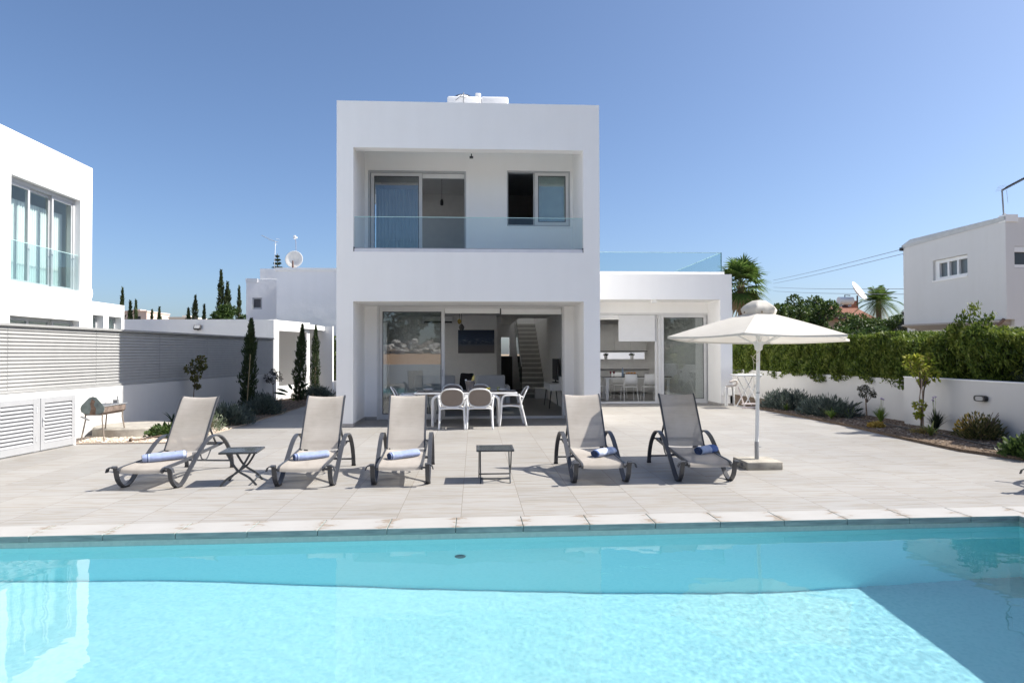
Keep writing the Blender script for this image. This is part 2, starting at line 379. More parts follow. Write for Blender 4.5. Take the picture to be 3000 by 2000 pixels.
water.cycles.is_caustics_caster = True; pool.cycles.is_caustics_receiver = True; pfloor.cycles.is_caustics_receiver = True
# pool inlet nozzle on the far wall
n_ = MB(); n_.lathe([(0,.02),(.035,.018),(.05,.0)], 16, T(-.13,py1(-.13)-.004,-.62,0,R(90)))
tag(n_.build('inlet_nozzle', simple('nozzle_plastic',(.12,.2,.24),.4)), 'small dark round inlet nozzle on the far underwater wall of the pool', 'nozzle')

# ------------------------------------------------------------------ the villa
villa = thing('villa', (0,14.1,0), 'white cubic two-storey villa with a recessed balcony and a lower glazed wing on its right', 'house')
OFF = Matrix.Translation((0,-14.1,0))
def vb(boxes, name, mat, parent=villa, bevel=None):
    m = MB()
    for q in boxes: m.box(*q)
    o = m.build(name, mat, None, bevel=bevel)
    o.parent = parent
    if parent is villa: o.matrix_parent_inverse = OFF
    return o
XL, XR, YF, YB, ZT = -2.885, 2.684, 14.1, 15.6, 6.86
vb([(XL,-2.54,YF,YB,0,ZT),(2.335,XR,YF,YB,0,ZT),(-2.54,2.335,YF,14.36,5.875,ZT),(-2.54,2.335,YF,YB,2.635,3.68),
    (XL,-2.7,YB,16.6,0,ZT),(XL,-2.7,20.4,22,0,ZT),(XL,-2.7,16.6,20.4,2.5,4.3),(XL,-2.7,16.6,20.4,5.9,ZT),(XL,-2.7,16.6,20.4,0,.4),(2.5,XR,YB,28,0,ZT),  # openings in this unseen left wall are added to brighten the rooms
    (-2.54,-2.263,YB,15.8,0,2.635),(2.117,2.335,YB,15.8,0,2.635),                              # beside the big door
    (-2.54,-2.47,YB,15.8,3.74,6.4),(-.19,.77,YB,15.8,3.74,6.4),(2.27,2.335,YB,15.8,3.74,6.4),(-2.47,-.19,YB,15.8,5.81,6.4),(.77,2.27,YB,15.8,5.84,6.4),(.77,2.27,YB,15.8,3.74,4.52),
    (-2.7,.68,21.8,22,0,ZT),(.68,.88,22,28,0,ZT),(.88,2.5,27.8,28,0,1.42),(.88,2.5,27.8,28,2.2,ZT),(1.46,2.5,27.8,28,1.42,2.2)], 'wall', PLASTER)
vb([(-2.54,2.335,14.36,15.6,6.4,6.6)], 'balcony_ceiling', PLASTER)
vb([(-2.7,2.5,YB,21.8,6.4,6.6),(.88,2.5,21.8,22.6,6.4,6.6)], 'roof', PLASTER); vb([(.88,2.5,26.4,27.8,6.4,6.6)], 'roof', PLASTER)
vb([(-2.538,2.333,14.12,YB,3.685,3.745)], 'balcony_floor', simple('balcony_slab',(.68,.68,.71),.7))
PL = simple('skirting_tile', (.36,.34,.325), .5, .12)
vb([(XL-.01,-2.53,14.088,14.1,0,.075),(-2.54,-2.529,14.1,15.588,0,.075),(-2.529,-2.263,15.588,15.6,0,.075),(XL-.012,XL,14.1,22,0,.075)], 'plinth', PL)
vb([(2.325,XR+.01,14.088,14.1,0,.075),(2.324,2.335,14.1,15.588,0,.075),(2.117,2.324,15.588,15.6,0,.075),(XR,XR+.012,14.1,18.84,0,.075)], 'plinth', PL)
# interior shell of the ground floor and bedrooms
vb([(-2.7,2.5,15.8,21.0,.002,.006)]+[(.7,2.5,21.0,27.8,.002,.006)], 'floor', FLOORT)
vb([(-2.7,2.5,15.8,22.6,2.72,3.9),(.88,1.5,22.6,27.8,2.72,3.9)], 'ceiling', INNER)
vb([(-2.7,.66,21.0,21.2,0,2.72),(.66,.7,21.0,27.8,0,2.72),(-2.698,-2.66,15.8,16.6,.006,2.72),(-2.698,-2.66,20.4,21,.006,2.72),(-2.698,-2.66,16.6,20.4,2.5,2.72),(2.46,2.498,15.8,27.8,.006,2.72)], 'interior_wall', INNER)
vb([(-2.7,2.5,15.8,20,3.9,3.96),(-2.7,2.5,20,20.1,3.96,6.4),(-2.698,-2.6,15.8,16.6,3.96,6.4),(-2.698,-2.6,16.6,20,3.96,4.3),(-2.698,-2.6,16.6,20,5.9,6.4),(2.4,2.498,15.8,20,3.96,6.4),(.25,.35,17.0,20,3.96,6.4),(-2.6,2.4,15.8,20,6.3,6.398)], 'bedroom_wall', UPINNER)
# sliding door helper: frame of four bars, pane as its part
def leaf(name, x0, x1, z0, z1, y, fwid=.07, dep=.05, mat=ALU, pane=GLASS, parent=villa, pname='pane', top=None):
    t_ = top or fwid
    o = vb([(x0,x0+fwid,y,y+dep,z0,z1),(x1-fwid,x1,y,y+dep,z0,z1),(x0+fwid,x1-fwid,y,y+dep,z0,z0+fwid),(x0+fwid,x1-fwid,y,y+dep,z1-t_,z1)], name, mat, parent)
    if pane:
        m = MB(); m.box(x0+fwid,x1-fwid,y+.018,y+.032,z0+fwid,z1-t_)
        m.build(pname, pane, o)
    return o
SEAL = simple('rubber_seal', (.06,.06,.065), .6)
def seal(x0,x1,z0,z1,y,parent,w=.014):
    m = MB()
    for q in [(x0,x0+w,y,y+.01,z0,z1),(x1-w,x1,y,y+.01,z0,z1),(x0+w,x1-w,y,y+.01,z0,z0+w),(x0+w,x1-w,y,y+.01,z1-w,z1)]: m.box(*q)
    return m.build('seal', SEAL, parent)
# ground floor: outer frame, fixed-looking left leaf, two stowed blinds, track
fr = vb([(-2.263,-2.215,15.6,15.78,.0,2.635),(2.07,2.117,15.6,15.78,.0,2.635),(-2.215,2.07,15.62,15.78,2.59,2.635),(-2.215,2.07,15.6,15.8,.007,.055)], 'door_frame', ALU)
l1 = leaf('sliding_door', -2.213, -.70, .056, 2.588, 15.64, .075, .05, ALU); seal(-2.138,-.775,.131,2.513,15.636,l1)
vb([(-.79,-.695,15.70,15.75,.056,2.588)], 'sliding_door', ALU)
MB().box(-.755,-.735,15.625,15.639,1.0,1.16).build('handle', ALUG, l1)
bl = vb([(-.69,.60,15.66,15.74,2.475,2.588)], 'roller_blind', WHITE); vb([(.63,2.06,15.66,15.74,2.455,2.585)], 'roller_blind', WHITE)
vb([(.60,.625,15.645,15.70,2.45,2.59)], 'blind_bracket', DARK)
# bedroom door and window
vb([(-2.47,-2.42,15.62,15.78,3.746,5.81),(-.23,-.19,15.62,15.78,3.746,5.81),(-2.42,-.23,15.62,15.78,5.765,5.81),(-2.42,-.23,15.62,15.78,3.746,3.79)], 'door_frame', ALUG)
CURT = simple('sheer_curtain', (.46,.49,.52), .9, .05)
l2 = leaf('sliding_door', -2.41, -1.22, 3.79, 5.762, 15.65, .075, .05, ALU); seal(-2.335,-1.295,3.865,5.687,15.645,l2)
m = MB(); n = 60
for i in range(n):
    xa = -2.33+1.02*i/n; xb = -2.33+1.02*(i+1)/n
    m.add([(xa,15.95+.03*math.sin(i*1.3),3.97),(xb,15.95+.03*math.sin((i+1)*1.3),3.97),(xb,15.95+.03*math.sin((i+1)*1.3),5.45),(xa,15.95+.03*math.sin(i*1.3),5.45)], [(0,1,2,3)])
o = m.build('curtain', CURT, None, smooth=True); o.parent = villa; o.matrix_parent_inverse = OFF
vb([(-1.215,-.235,15.69,15.75,5.66,5.762)], 'roller_blind', WHITE)
vb([(.77,.80,15.62,15.78,4.52,5.84),(2.235,2.27,15.62,15.78,4.52,5.84),(.80,2.235,15.62,15.78,5.80,5.84),(.80,2.235,15.62,15.78,4.52,4.56)], 'window_frame', ALUG)
l3 = leaf('window', 1.44, 2.232, 4.562, 5.798, 15.63, .07, .05, ALU); seal(1.51,2.162,4.632,5.728,15.625,l3)
vb([(1.40,1.438,15.66,15.71,4.562,5.798)], 'window_post', ALUG)
vb([(1.5,2.2,15.83,15.84,4.6,5.78)], 'roller_blind', simple('window_blind', (.55,.66,.64), .9))
vb([(.75,2.36,15.57,15.6,4.49,4.52)], 'window_sill', PLASTER)
# balcony glass
bal = vb([(-2.536,2.331,14.21,14.225,3.755,4.43)], 'balustrade', BGLASS)
MB().box(-2.536,2.331,14.209,14.226,4.43,4.442).build('top_edge', EDGE, bal)
MB().box(-2.536,2.331,14.195,14.24,3.745,3.775).build('base_rail', ALUG, bal)
for x in (-2.535, 2.318): m = MB(); m.box(x,x+.016,14.118,14.24,3.66,3.78); m.build('end_bracket', CHAR, bal)
vb([(-.05,.12,14.39,14.56,6.30,6.40)], 'downlight', DARK)
m = MB(); m.box(-.1,-.02,14.37,14.45,5.77,5.80); m.tube([(-.06,14.45,5.79),(-.06,14.45,5.875)],.012,6); o = m.build('balcony_lamp', DARK); o.parent = villa; o.matrix_parent_inverse = OFF
# the wing
vb([(7.095,7.44,18.85,19.9,0,3.80),(XR,7.095,18.85,19.9,3.07,3.80),(2.684,3.2,19.0,19.9,0,3.07),(7.265,7.44,19.9,25.4,0,3.80),(3.2,7.265,19.9,20.0,2.745,3.07),
    (XR,7.265,25.2,25.4,0,1.30),(XR,7.265,25.2,25.4,1.55,3.2),(XR,3.4,25.2,25.4,1.30,1.55),(6.55,7.265,25.2,25.4,1.30,1.55)], 'wing_wall', PLASTER)
vb([(XR,7.28,19.0,21.4,3.21,3.89),(XR,7.28,24.0,25.4,3.21,3.89),(XR,3.9,21.4,24.0,3.21,3.89),(6.4,7.28,21.4,24.0,3.21,3.89)], 'wing_roof', PLASTER)
vb([(7.085,7.455,18.838,18.85,0,.075),(7.083,7.095,18.85,19.888,0,.075),(7.44,7.452,18.85,25.4,0,.075)], 'plinth', PL)
vb([(XR,7.265,20.0,25.2,.002,.006)], 'wing_floor', FLOORT)
vb([(XR,7.265,20.0,21.4,2.75,3.2),(XR,7.265,24.0,25.2,2.75,3.2),(XR,3.9,21.4,24.0,2.75,3.2),(6.4,7.265,21.4,24.0,2.75,3.2)], 'wing_ceiling', INNER)
vb([(XR,2.72,20.0,25.1,.006,2.75),(7.2,7.264,20.3,25.1,.006,2.75),(2.72,7.2,25.1,25.198,1.56,2.75),(2.72,7.2,25.1,25.198,.006,1.29),(2.72,3.4,25.1,25.198,1.29,1.56),(6.5,7.2,25.1,25.198,1.29,1.56)], 'wing_interior_wall', simple('kitchen_paint',(.75,.74,.72),.8,.03))
vb([(3.2,3.25,19.9,20.08,0,2.745),(7.215,7.263,19.9,20.08,0,2.745),(3.25,7.215,19.9,20.08,2.69,2.745),(3.25,7.215,19.9,20.1,.007,.06)], 'door_frame', ALU)
l4 = leaf('sliding_door', 5.66, 7.05, .062, 2.688, 19.92, .08, .045, ALU); seal(5.74,6.97,.142,2.608,19.917,l4)
for q in [(5.575,5.655,19.94,19.985,.062,2.688),(5.49,5.57,20.0,20.045,.062,2.688),(7.055,7.13,19.95,19.995,.062,2.688),(7.14,7.21,20.0,20.04,.062,2.688)]: vb([q], 'door_stile', ALU)
vb([(4.36,5.48,19.945,19.955,1.885,2.685)], 'roller_blind', simple('blind_cloth',(.72,.72,.72),.8,.02))
vb([(3.26,4.33,19.94,19.98,2.60,2.688)], 'roller_blind', WHITE)
vb([(5.12,5.27,18.95,19.1,2.985,3.07)], 'soffit_lamp', WHITE)
wb = vb([(XR+.02,7.20,19.06,19.075,3.89,4.45),(7.205,7.22,19.06,25.2,3.89,4.45)], 'balustrade', BGLASS)
MB().box(XR+.02,7.22,19.058,19.077,4.45,4.462).box(7.203,7.222,19.08,25.2,4.45,4.462).build('top_edge', EDGE, wb)
MB().box(7.2,7.225,19.05,19.08,3.89,4.462).build('corner_post', simple('teal_post',(.10,.22,.25),.4), wb)
MB().box(3.55,3.565,19.055,19.08,3.89,4.45).build('glass_joint', EDGE, wb)
# staircase at the back of the hall
st = MB()
for i in range(16): st.box(1.62, 2.455, 22.72+.27*i, 22.75+.27*(i+1), .17*(i+1)-.045, .17*(i+1))
sto = st.build('staircase', simple('stair_stone',(.62,.61,.58),.6,.06)); sto.parent = villa; sto.matrix_parent_inverse = OFF
m = MB()
for i in range(16): m.box(1.62, 2.455, 22.752+.27*i, 22.75+.27*(i+1), (0 if i<1 else .17*i), .17*(i+1)-.045)
m.build('riser', simple('riser_stone',(.36,.355,.34),.7,.06), sto)
m = MB(); m.add([(1.6,22.7,.15),(1.6,27.0,2.75),(1.6,27.0,3.6),(1.6,22.7,1.05)], [(0,1,2,3)]); o = m.build('stair_glass', GLASS); o.parent = sto
m = MB(); m.strip([(1.6,22.7,.1),(1.6,22.7,1.07)],.03,.03); m.strip([(1.6,22.7,1.07),(1.6,27.0,3.62)],.04,.03); m.build('handrail', DARK, sto)
vb([(2.05,2.455,22.35,22.74,.006,.36)], 'bottom_step', WHITE)
vb([(.86,1.55,27.3,27.78,.006,1.40)], 'hall_door', simple('dark_door',(.045,.045,.05),.5,.1))

def diffuser():
    m, nt, b = newmat('fill_skylight_diffuser'); nt.nodes.remove(b); t = N(nt, 'ShaderNodeBsdfTranslucent'); t.inputs[0].default_value = (.88,.88,.87,1)
    nt.links.new(t.outputs[0], nt.nodes['Material Output'].inputs['Surface']); return m
DIFF = diffuser()
vb([(3.9,6.4,21.4,24.0,3.90,3.905)], 'fill_skylight', DIFF); vb([(.88,2.5,22.6,26.4,6.62,6.625)], 'fill_skylight', DIFF)  # skylights added out of view to brighten the kitchen and stair hall
# roof things (own objects)
t = thing('water_tank', (-.30,18.2,6.6), 'white roof water tank under a black lid on the villa roof', 'water tank')
m = MB(); m.rbox(-.42,.42,-.35,.35,0,1.86,.05); m.build('tank', WHITE, t, angle=40)
m = MB(); m.lathe([(.35,1.86),(.32,1.92),(.22,2.005),(.1,2.03),(0,2.035)],24,T(0,.02,-.035)); m.build('lid', DARK, t, smooth=True)
m = MB(); m.lathe([(.26,1.85),(.17,1.935),(.1,1.945),(0,1.945)],24,T(0,-.12,-.02)); m.build('manhole', WHITE, t, smooth=True)
m = MB(); m.tube([(.02,-.37,1.95),(.02,-.37,1.6)],.012,6); m.tube([(.02,-.37,1.92),(-.2,-.38,1.72)],.008,6); m.build('pipe', STEEL, t)
t = thing('solar_cylinder', (.55,18.2,6.6), 'long white boiler casing lying beside the black-lidded tank on the villa roof', 'boiler')
m = MB(); m.rbox(-.36,.38,-.3,.3,1.2,1.885,.05); m.build('casing', WHITE, t, angle=40)
m = MB(); m.rbox(-.52,-.365,-.32,.32,1.15,1.965,.03); m.build('end_cap', WHITE, t, angle=40)
for x in (-.3,.2): m = MB(); m.box(x,x+.05,-.25,.25,0,1.2); m.build('stand', STEEL, t)
# ------------------------------------------------------------------ loungers
def slingmat():
    m, nt, b = newmat('sling_fabric'); out = nt.nodes['Material Output']; tc = N(nt, 'ShaderNodeTexCoord')
    n = N(nt, 'ShaderNodeTexNoise', Scale=3.0, Detail=6.0); nt.links.new(tc.outputs['Object'], n.inputs['Vector'])
    mp = N(nt, 'ShaderNodeMapping'); mp.inputs['Scale'].default_value = (1,90,90); nt.links.new(tc.outputs['Object'], mp.inputs['Vector'])
    n2 = N(nt, 'ShaderNodeTexNoise', Scale=2.0, Detail=2.0); nt.links.new(mp.outputs[0], n2.inputs['Vector'])
    a = N(nt, 'ShaderNodeMath', operation='MULTIPLY_ADD'); nt.links.new(n2.outputs['Fac'], a.inputs[0]); a.inputs[1].default_value = .5; nt.links.new(n.outputs['Fac'], a.inputs[2])
    c = ramp(nt, a.outputs[0], [(.45,(.40,.36,.31)),(.75,(.50,.455,.405)),(1,(.56,.52,.47))])
    nt.links.new(c, b.inputs['Base Color']); b.inputs['Roughness'].default_value = .8; b.inputs['Specular IOR Level'].default_value = .2
    wv = N(nt, 'ShaderNodeTexWave', Scale=120.0); nt.links.new(tc.outputs['Object'], wv.inputs['Vector'])
    bp = N(nt, 'ShaderNodeBump', Strength=.2, Distance=.002); nt.links.new(wv.outputs['Fac'], bp.inputs['Height']); nt.links.new(bp.outputs[0], b.inputs['Normal'])
    t = N(nt, 'ShaderNodeBsdfTranslucent'); nt.links.new(c, t.inputs['Color']); mx = N(nt, 'ShaderNodeMixShader'); mx.inputs[0].default_value = .3
    nt.links.new(b.outputs[0], mx.inputs[1]); nt.links.new(t.outputs[0], mx.inputs[2])
    tr = N(nt, 'ShaderNodeBsdfTransparent'); m2 = N(nt, 'ShaderNodeMixShader'); m2.inputs[0].default_value = .09
    nt.links.new(mx.outputs[0], m2.inputs[1]); nt.links.new(tr.outputs[0], m2.inputs[2]); nt.links.new(m2.outputs[0], out.inputs['Surface']); return m
SLING = slingmat()
def smooth_path(pts, n=8):
    """Catmull-Rom through the points"""
    P = [Vector(p) for p in pts]; out = []
    for i in range(len(P)-1):
        a, b, c, d = P[max(i-1,0)], P[i], P[i+1], P[min(i+2,len(P)-1)]
        for k in range(n):
            t = k/n
            out.append(.5*((2*b)+(c-a)*t+(2*a-5*b+4*c-d)*t*t+(3*b-a-3*c+d)*t**3))
    return out+[P[-1]]
def make_lounger(label):
    # origin: on the ground at the foot end, middle; length runs to +y
    t = thing('sun_lounger', (0,0,0), label, 'sun lounger', 'sun loungers in a row along the pool')
    hw = .245
    seatp = smooth_path([(0,-.245,.20),(0,-.22,.245),(0,-.12,.262),(0,.2,.278),(0,.62,.315)], 6)
    def ribbon(path, w, sag):
        vs, fs = [], []; nx = 10
        for p in path:
            for i in range(nx+1):
                u = -1+2*i/nx; vs.append((u*w, p.y, p.z-sag*(1-u*u)))
        for j in range(len(path)-1):
            for i in range(nx):
                a = j*(nx+1)+i; fs.append((a,a+1,a+nx+2,a+nx+1))
        return vs, fs
    m = MB(); m.add(*ribbon(seatp, hw, .012)); m.build('sling_seat', SLING, t, smooth=True)
    backp = smooth_path([(0,.635,.33),(0,.70,.44),(0,.86,.70),(0,1.0,.915),(0,1.045,.965),(0,1.075,.975)], 6)
    m = MB(); m.add(*ribbon(backp, .232, .014)); m.build('sling_back', SLING, t, smooth=True)
    # swept side bands: hook, front loop on the ground, armrest, rear leg
    side = smooth_path([(0,-.255,.252),(0,-.225,.262),(0,-.205,.20),(0,-.17,.10),(0,-.09,.022),(0,-.02,.013),(0,.07,.045),(0,.20,.15),(0,.38,.295),(0,.59,.44),(0,.79,.495),(0,.98,.46),(0,1.15,.34),(0,1.26,.18),(0,1.31,.0)], 7)
    side[0] = side[0]
    for s in (-1, 1):
        m = MB(); m.strip([(s*.315,p.y,p.z) for p in side], .052, .018); fo = m.build('side_band', CHAR, t, angle=50)
        m = MB(); m.box(s*.315-.03,s*.315+.03,-.075,.01,0,.016); m.build('foot_pad', DARK, fo); m = MB(); m.box(s*.315-.028,s*.315+.028,1.29,1.33,0,.02); m.build('foot_pad', DARK, fo)
        # small angled end piece beside the seat tip
        m = MB(); m.strip([(s*.29,-.262,.262),(s*.345,-.262,.262),(s*.372,-.262,.245),(s*.385,-.262,.205)], .05, .012, axis=(0,1,0)); m.build('end_tab', CHAR, t)
        m = MB(); m.strip([(s*.252,p.y,p.z-.004) for p in smooth_path([(0,-.24,.21),(0,-.215,.248),(0,.2,.272),(0,.62,.312),(0,.98,.345),(0,1.13,.36)],5)], .024, .034); m.build('seat_rail', CHAR, t)
        m = MB(); m.strip([(s*.240,p.y+.012,p.z-.004) for p in backp[:-3]], .02, .03); m.build('back_rail', CHAR, t)
        m = MB(); m.tube(smooth_path([(s*.23,.62,.30),(s*.23,.66,.22),(s*.23,.78,.20),(s*.23,.88,.30)],5), .009, 6); m.build('adjuster_bracket', CHAR, t)
        m = MB(); m.strip([(s*.225,1.04,.35),(s*.225,.84,.62)], .022, .012); m.build('back_prop', CHAR, t)
    for y, z in ((-.20,.215),(.3,.262),(1.13,.36)): m = MB(); m.tube([(-.30,y,z),(.30,y,z)], .012, 8); m.build('cross_tube', CHAR, t)
    m = MB(); m.tube([(-.31,1.275,.10),(.31,1.275,.10)], .012, 8); m.build('rear_bar', CHAR, t); m = MB(); m.tube([(-.225,1.04,.35),(.225,1.04,.35)], .01, 8); m.build('prop_bar', CHAR, t)
    return t
LL = ['taupe sun lounger farthest left, beside the folding table with its crossed legs towards the pool',
 'taupe sun lounger between the left folding table and the dining-table lounger',
 'taupe sun lounger in front of the outdoor dining table, left of the lone folding table',
 'taupe sun lounger with a diagonal umbrella shadow across its backrest',
 'taupe sun lounger wholly shaded by the parasol, next to its concrete base',
 'sun lounger cut by the right picture edge, only its foot end showing']
pos = [(-3.735,8.0,R(-6)), (-1.975,7.98,R(0)), (-.868,8.0,R(1.2)), (1.49,7.95,R(2)), (2.76,7.95,0), (6.416,6.84,R(-55))]
l0 = make_lounger(LL[0]); l0.location = (pos[0][0],pos[0][1],0); l0.rotation_euler = (0,0,pos[0][2])
for (x,y,a), lb in zip(pos[1:], LL[1:]): dup(l0, (x,y,0), a, lb)

# rolled towels
def towelmat(name, c1, c2, stripes, endc):
    m, nt, b = newmat(name); tc = N(nt, 'ShaderNodeTexCoord'); sx = N(nt, 'ShaderNodeSeparateXYZ'); nt.links.new(tc.outputs['Object'], sx.inputs[0])
    r_ = nt.nodes.new('ShaderNodeValToRGB'); r_.color_ramp.interpolation = 'CONSTANT'; e = r_.color_ramp.elements
    while len(e) < len(stripes): e.new(.5)
    for i, (p_, c) in enumerate(stripes): e[i].position = p_; e[i].color = (*c,1)
    a = N(nt, 'ShaderNodeMath', operation='MULTIPLY_ADD'); nt.links.new(sx.outputs[0], a.inputs[0]); a.inputs[1].default_value = 1/.5; a.inputs[2].default_value = .5
    nt.links.new(a.outputs[0], r_.inputs[0])
    n = N(nt, 'ShaderNodeTexNoise', Scale=14.0, Detail=5.0); nt.links.new(tc.outputs['Object'], n.inputs['Vector'])
    mu = N(nt, 'ShaderNodeMix', data_type='RGBA', blend_type='MULTIPLY'); mu.inputs['Factor'].default_value = 1
    nt.links.new(r_.outputs[0], mu.inputs['A']); nt.links.new(ramp(nt, n.outputs['Fac'], [(.3,(.8,.8,.82)),(.7,(1,1,1))]), mu.inputs['B'])
    nt.links.new(mu.outputs['Result'], b.inputs['Base Color']); b.inputs['Roughness'].default_value = .95; b.inputs['Specular IOR Level'].default_value = .1
    n2 = N(nt, 'ShaderNodeTexNoise', Scale=220.0); nt.links.new(tc.outputs['Object'], n2.inputs['Vector']); bp = N(nt, 'ShaderNodeBump', Strength=.7, Distance=.004)
    nt.links.new(n2.outputs['Fac'], bp.inputs['Height']); nt.links.new(bp.outputs[0], b.inputs['Normal']); return m
BLUE = (.32,.38,.58); PALE = (.48,.54,.69); NAVY = (.035,.06,.14); MID = (.12,.19,.42)
NAVYM = simple('towel_inside', NAVY, .95, .3, 20)
def towel(loc, rz, tilt, mat, label, r=.062, L=.42, flat=.74):
    t = thing('rolled_towel', loc, label, 'towel', 'rolled towels on the loungers', rz); t.rotation_euler = (0,tilt,rz)
    m = MB(); n = 28; prof = []
    vs, fs = [], []; segs = 26
    for k in range(segs+1):
        u = k/segs; x = -L/2+L*u; e = min(u,1-u); rr = r*(1-.10*max(0,1-e/.06)**2)*(1+.05*math.sin(u*9+loc[0]*7))
        for i in range(n):
            a = 2*math.pi*i/n; q = rr*(1+.025*math.sin(3*a+u*5)+.015*math.sin(7*a+u*11))
            vs.append((x, q*math.cos(a)*1.08, r*flat+q*math.sin(a)*flat))
    for k in range(segs):
        for i in range(n): fs.append((k*n+i,k*n+(i+1)%n,(k+1)*n+(i+1)%n,(k+1)*n+i))
    m.add(vs, fs)
    # loose hem along the roll
    m.build('roll', mat, t, smooth=True)
    for s in (-1, 1):   # spiral end: wound layers, recessed between turns
        m = MB(); pts = []
        for k in range(70):
            a = k*.28; rad = r*.10+r*.82*k/70; pts.append((s*(L/2-.004), rad*math.cos(a)*1.05, r*flat+rad*math.sin(a)*flat))
        m.strip(pts, .02, r*.16); m.build('wound_end', NAVYM if s < 0 else mat, t)
        m = MB(); m.add([(s*(L/2-.012), r*.96*math.cos(a)*1.05, r*flat+r*.96*math.sin(a)*flat) for a in [2*math.pi*i/24 for i in range(24)]], [tuple(range(24))]); m.build('end_disc', NAVYM, t)  # navy disc closing the roll behind the spiral
    return t
TW1 = towelmat('towel_blue', 0,0, [(0,PALE),(.05,BLUE),(.14,NAVY),(.155,BLUE),(.17,PALE),(.19,BLUE),(.9,PALE),(.95,BLUE)], NAVY)
TW2 = towelmat('towel_pale_blue', 0,0, [(0,MID),(.2,PALE),(.34,(.66,.7,.82)),(.40,PALE),(.5,(.7,.74,.84)),(.56,PALE),(.7,(.7,.74,.84)),(.76,PALE)], NAVY)
TW3 = towelmat('towel_two_tone', 0,0, [(0,NAVY),(.12,(.02,.03,.06)),(.2,(.45,.52,.68)),(.55,MID),(.8,(.09,.15,.36)),(.86,MID)], NAVY)
towel((-3.70,8.2,.268), R(24), R(-2), TW1, 'light blue rolled towel on the farthest left sun lounger', .066, .46)
towel((-1.97,8.19,.265), R(28), R(-1), TW1, 'light blue rolled towel on the lounger right of the left folding table', .06, .40)
towel((-.86,8.2,.267), R(31), R(-2), TW1, 'light blue rolled towel on the lounger in front of the dining table', .06, .38)
towel((1.60,8.19,.267), R(36), R(-2), TW2, 'pale blue and white striped rolled towel on the lounger half in umbrella shadow', .065, .32, .72)
towel((2.92,8.26,.268), R(28), R(-2), TW3, 'half navy half pale rolled towel on the lounger in full shade', .066, .29, .78)

# folding side tables
TOPG = simple('smoked_table_glass', (.075,.085,.09), .12, .08, 5)
FRM = simple('table_frame', (.05,.055,.06), .4, .1)
def make_stool(label, loc, rz):
    t = thing('side_table', loc, label, 'side table', 'folding side tables between the loungers', rz)
    m = MB(); m.rbox(-.225,-.19,-.215,.215,.375,.40,.006); m.rbox(.19,.225,-.215,.215,.375,.40,.006); m.rbox(-.19,.19,-.215,-.18,.376,.399,.006); m.rbox(-.19,.19,.18,.215,.376,.399,.006); m.build('top_frame', FRM, t, angle=40)
    m = MB(); m.box(-.19,.19,-.18,.18,.386,.394); m.build('glass_top', TOPG, t)
    for s in (-1, 1):
        m = MB(); m.strip(smooth_path([(s*.175,-.2,0),(s*.175,-.12,.09),(s*.175,.02,.19),(s*.175,.13,.375)],6), .014, .024); m.build('leg', FRM, t)
        m = MB(); m.strip(smooth_path([(s*.192,.2,0),(s*.192,.12,.09),(s*.192,-.02,.19),(s*.192,-.13,.375)],6), .014, .024); m.build('leg', FRM, t)
    m = MB(); m.tube([(-.175,-.16,.05),(.175,-.16,.05)],.009,8); m.build('cross_bar', FRM, t); m = MB(); m.tube([(-.192,.16,.05),(.192,.16,.05)],.009,8); m.build('cross_bar', FRM, t)
    return t
s0 = make_stool('dark folding side table, standing alone in the gap between the loungers before the open door', (.245,8.1,0), 0)
dup(s0, (-2.77,8.14,0), R(96), 'dark folding side table turned sideways, between the two left loungers')

# ------------------------------------------------------------------ parasol
def canvasmat():
    m, nt, b = newmat('canvas'); out = nt.nodes['Material Output']; tc = N(nt, 'ShaderNodeTexCoord')
    n = N(nt, 'ShaderNodeTexNoise', Scale=2.5, Detail=7.0); nt.links.new(tc.outputs['Object'], n.inputs['Vector'])
    c = ramp(nt, n.outputs['Fac'], [(.3,(.60,.57,.515)),(.7,(.66,.635,.58))]); nt.links.new(c, b.inputs['Base Color']); b.inputs['Roughness'].default_value = .9
    w = N(nt, 'ShaderNodeTexNoise', Scale=6.0, Detail=3.0); nt.links.new(tc.outputs['Object'], w.inputs['Vector']); bp = N(nt, 'ShaderNodeBump', Strength=.25, Distance=.02); nt.links.new(w.outputs['Fac'], bp.inputs['Height']); nt.links.new(bp.outputs[0], b.inputs['Normal'])
    t = N(nt, 'ShaderNodeBsdfTranslucent'); nt.links.new(c, t.inputs['Color']); mx = N(nt, 'ShaderNodeMixShader'); mx.inputs[0].default_value = .28
    nt.links.new(b.outputs[0], mx.inputs[1]); nt.links.new(t.outputs[0], mx.inputs[2]); nt.links.new(mx.outputs[0], out.inputs['Surface']); return m
CANVAS = canvasmat()
um = thing('parasol', (3.80,8.80,0), 'off-white hexagonal parasol on a white pole in a concrete slab', 'parasol')
m = MB(); m.rbox(-.245,.24,-.26,.225,0,.105,.014); m.build('base_slab', CONC, um, angle=40)
m = MB(); m.tube([(0,0,.1),(0,0,.34)],.030,20); m.build('socket', STEEL, um, angle=40)
m = MB(); m.tube([(.031,0,.27),(.055,0,.27)],.008,8); m.tube([(-.02,-.028,.2),(-.02,-.05,.2)],.007,8); m.build('socket_bolt', STEEL, um)
lean = Vector((.012,0,1)).normalized()
m = MB(); m.tube([(0,0,.3),(.022,0,1.15),(.045,0,2.12)],.0245,20); m.build('pole', WPLAST, um, angle=40)
m = MB(); m.tube([(.02,0,.99),(.02,0,1.005)],.027,16); m.build('pole_ring', STEEL, um)
PT = Vector((.045,0,0)); A0 = R(-121); RIM = 1.25; ZA, ZR = 2.10, 1.735
tiltM = Matrix.Translation((.045,0,1.9)) @ Matrix.Rotation(R(-1.5),4,'X') @ Matrix.Rotation(R(1.0),4,'Y') @ Matrix.Translation((0,0,-1.9))
cm = MB(); nr, na = 10, 10
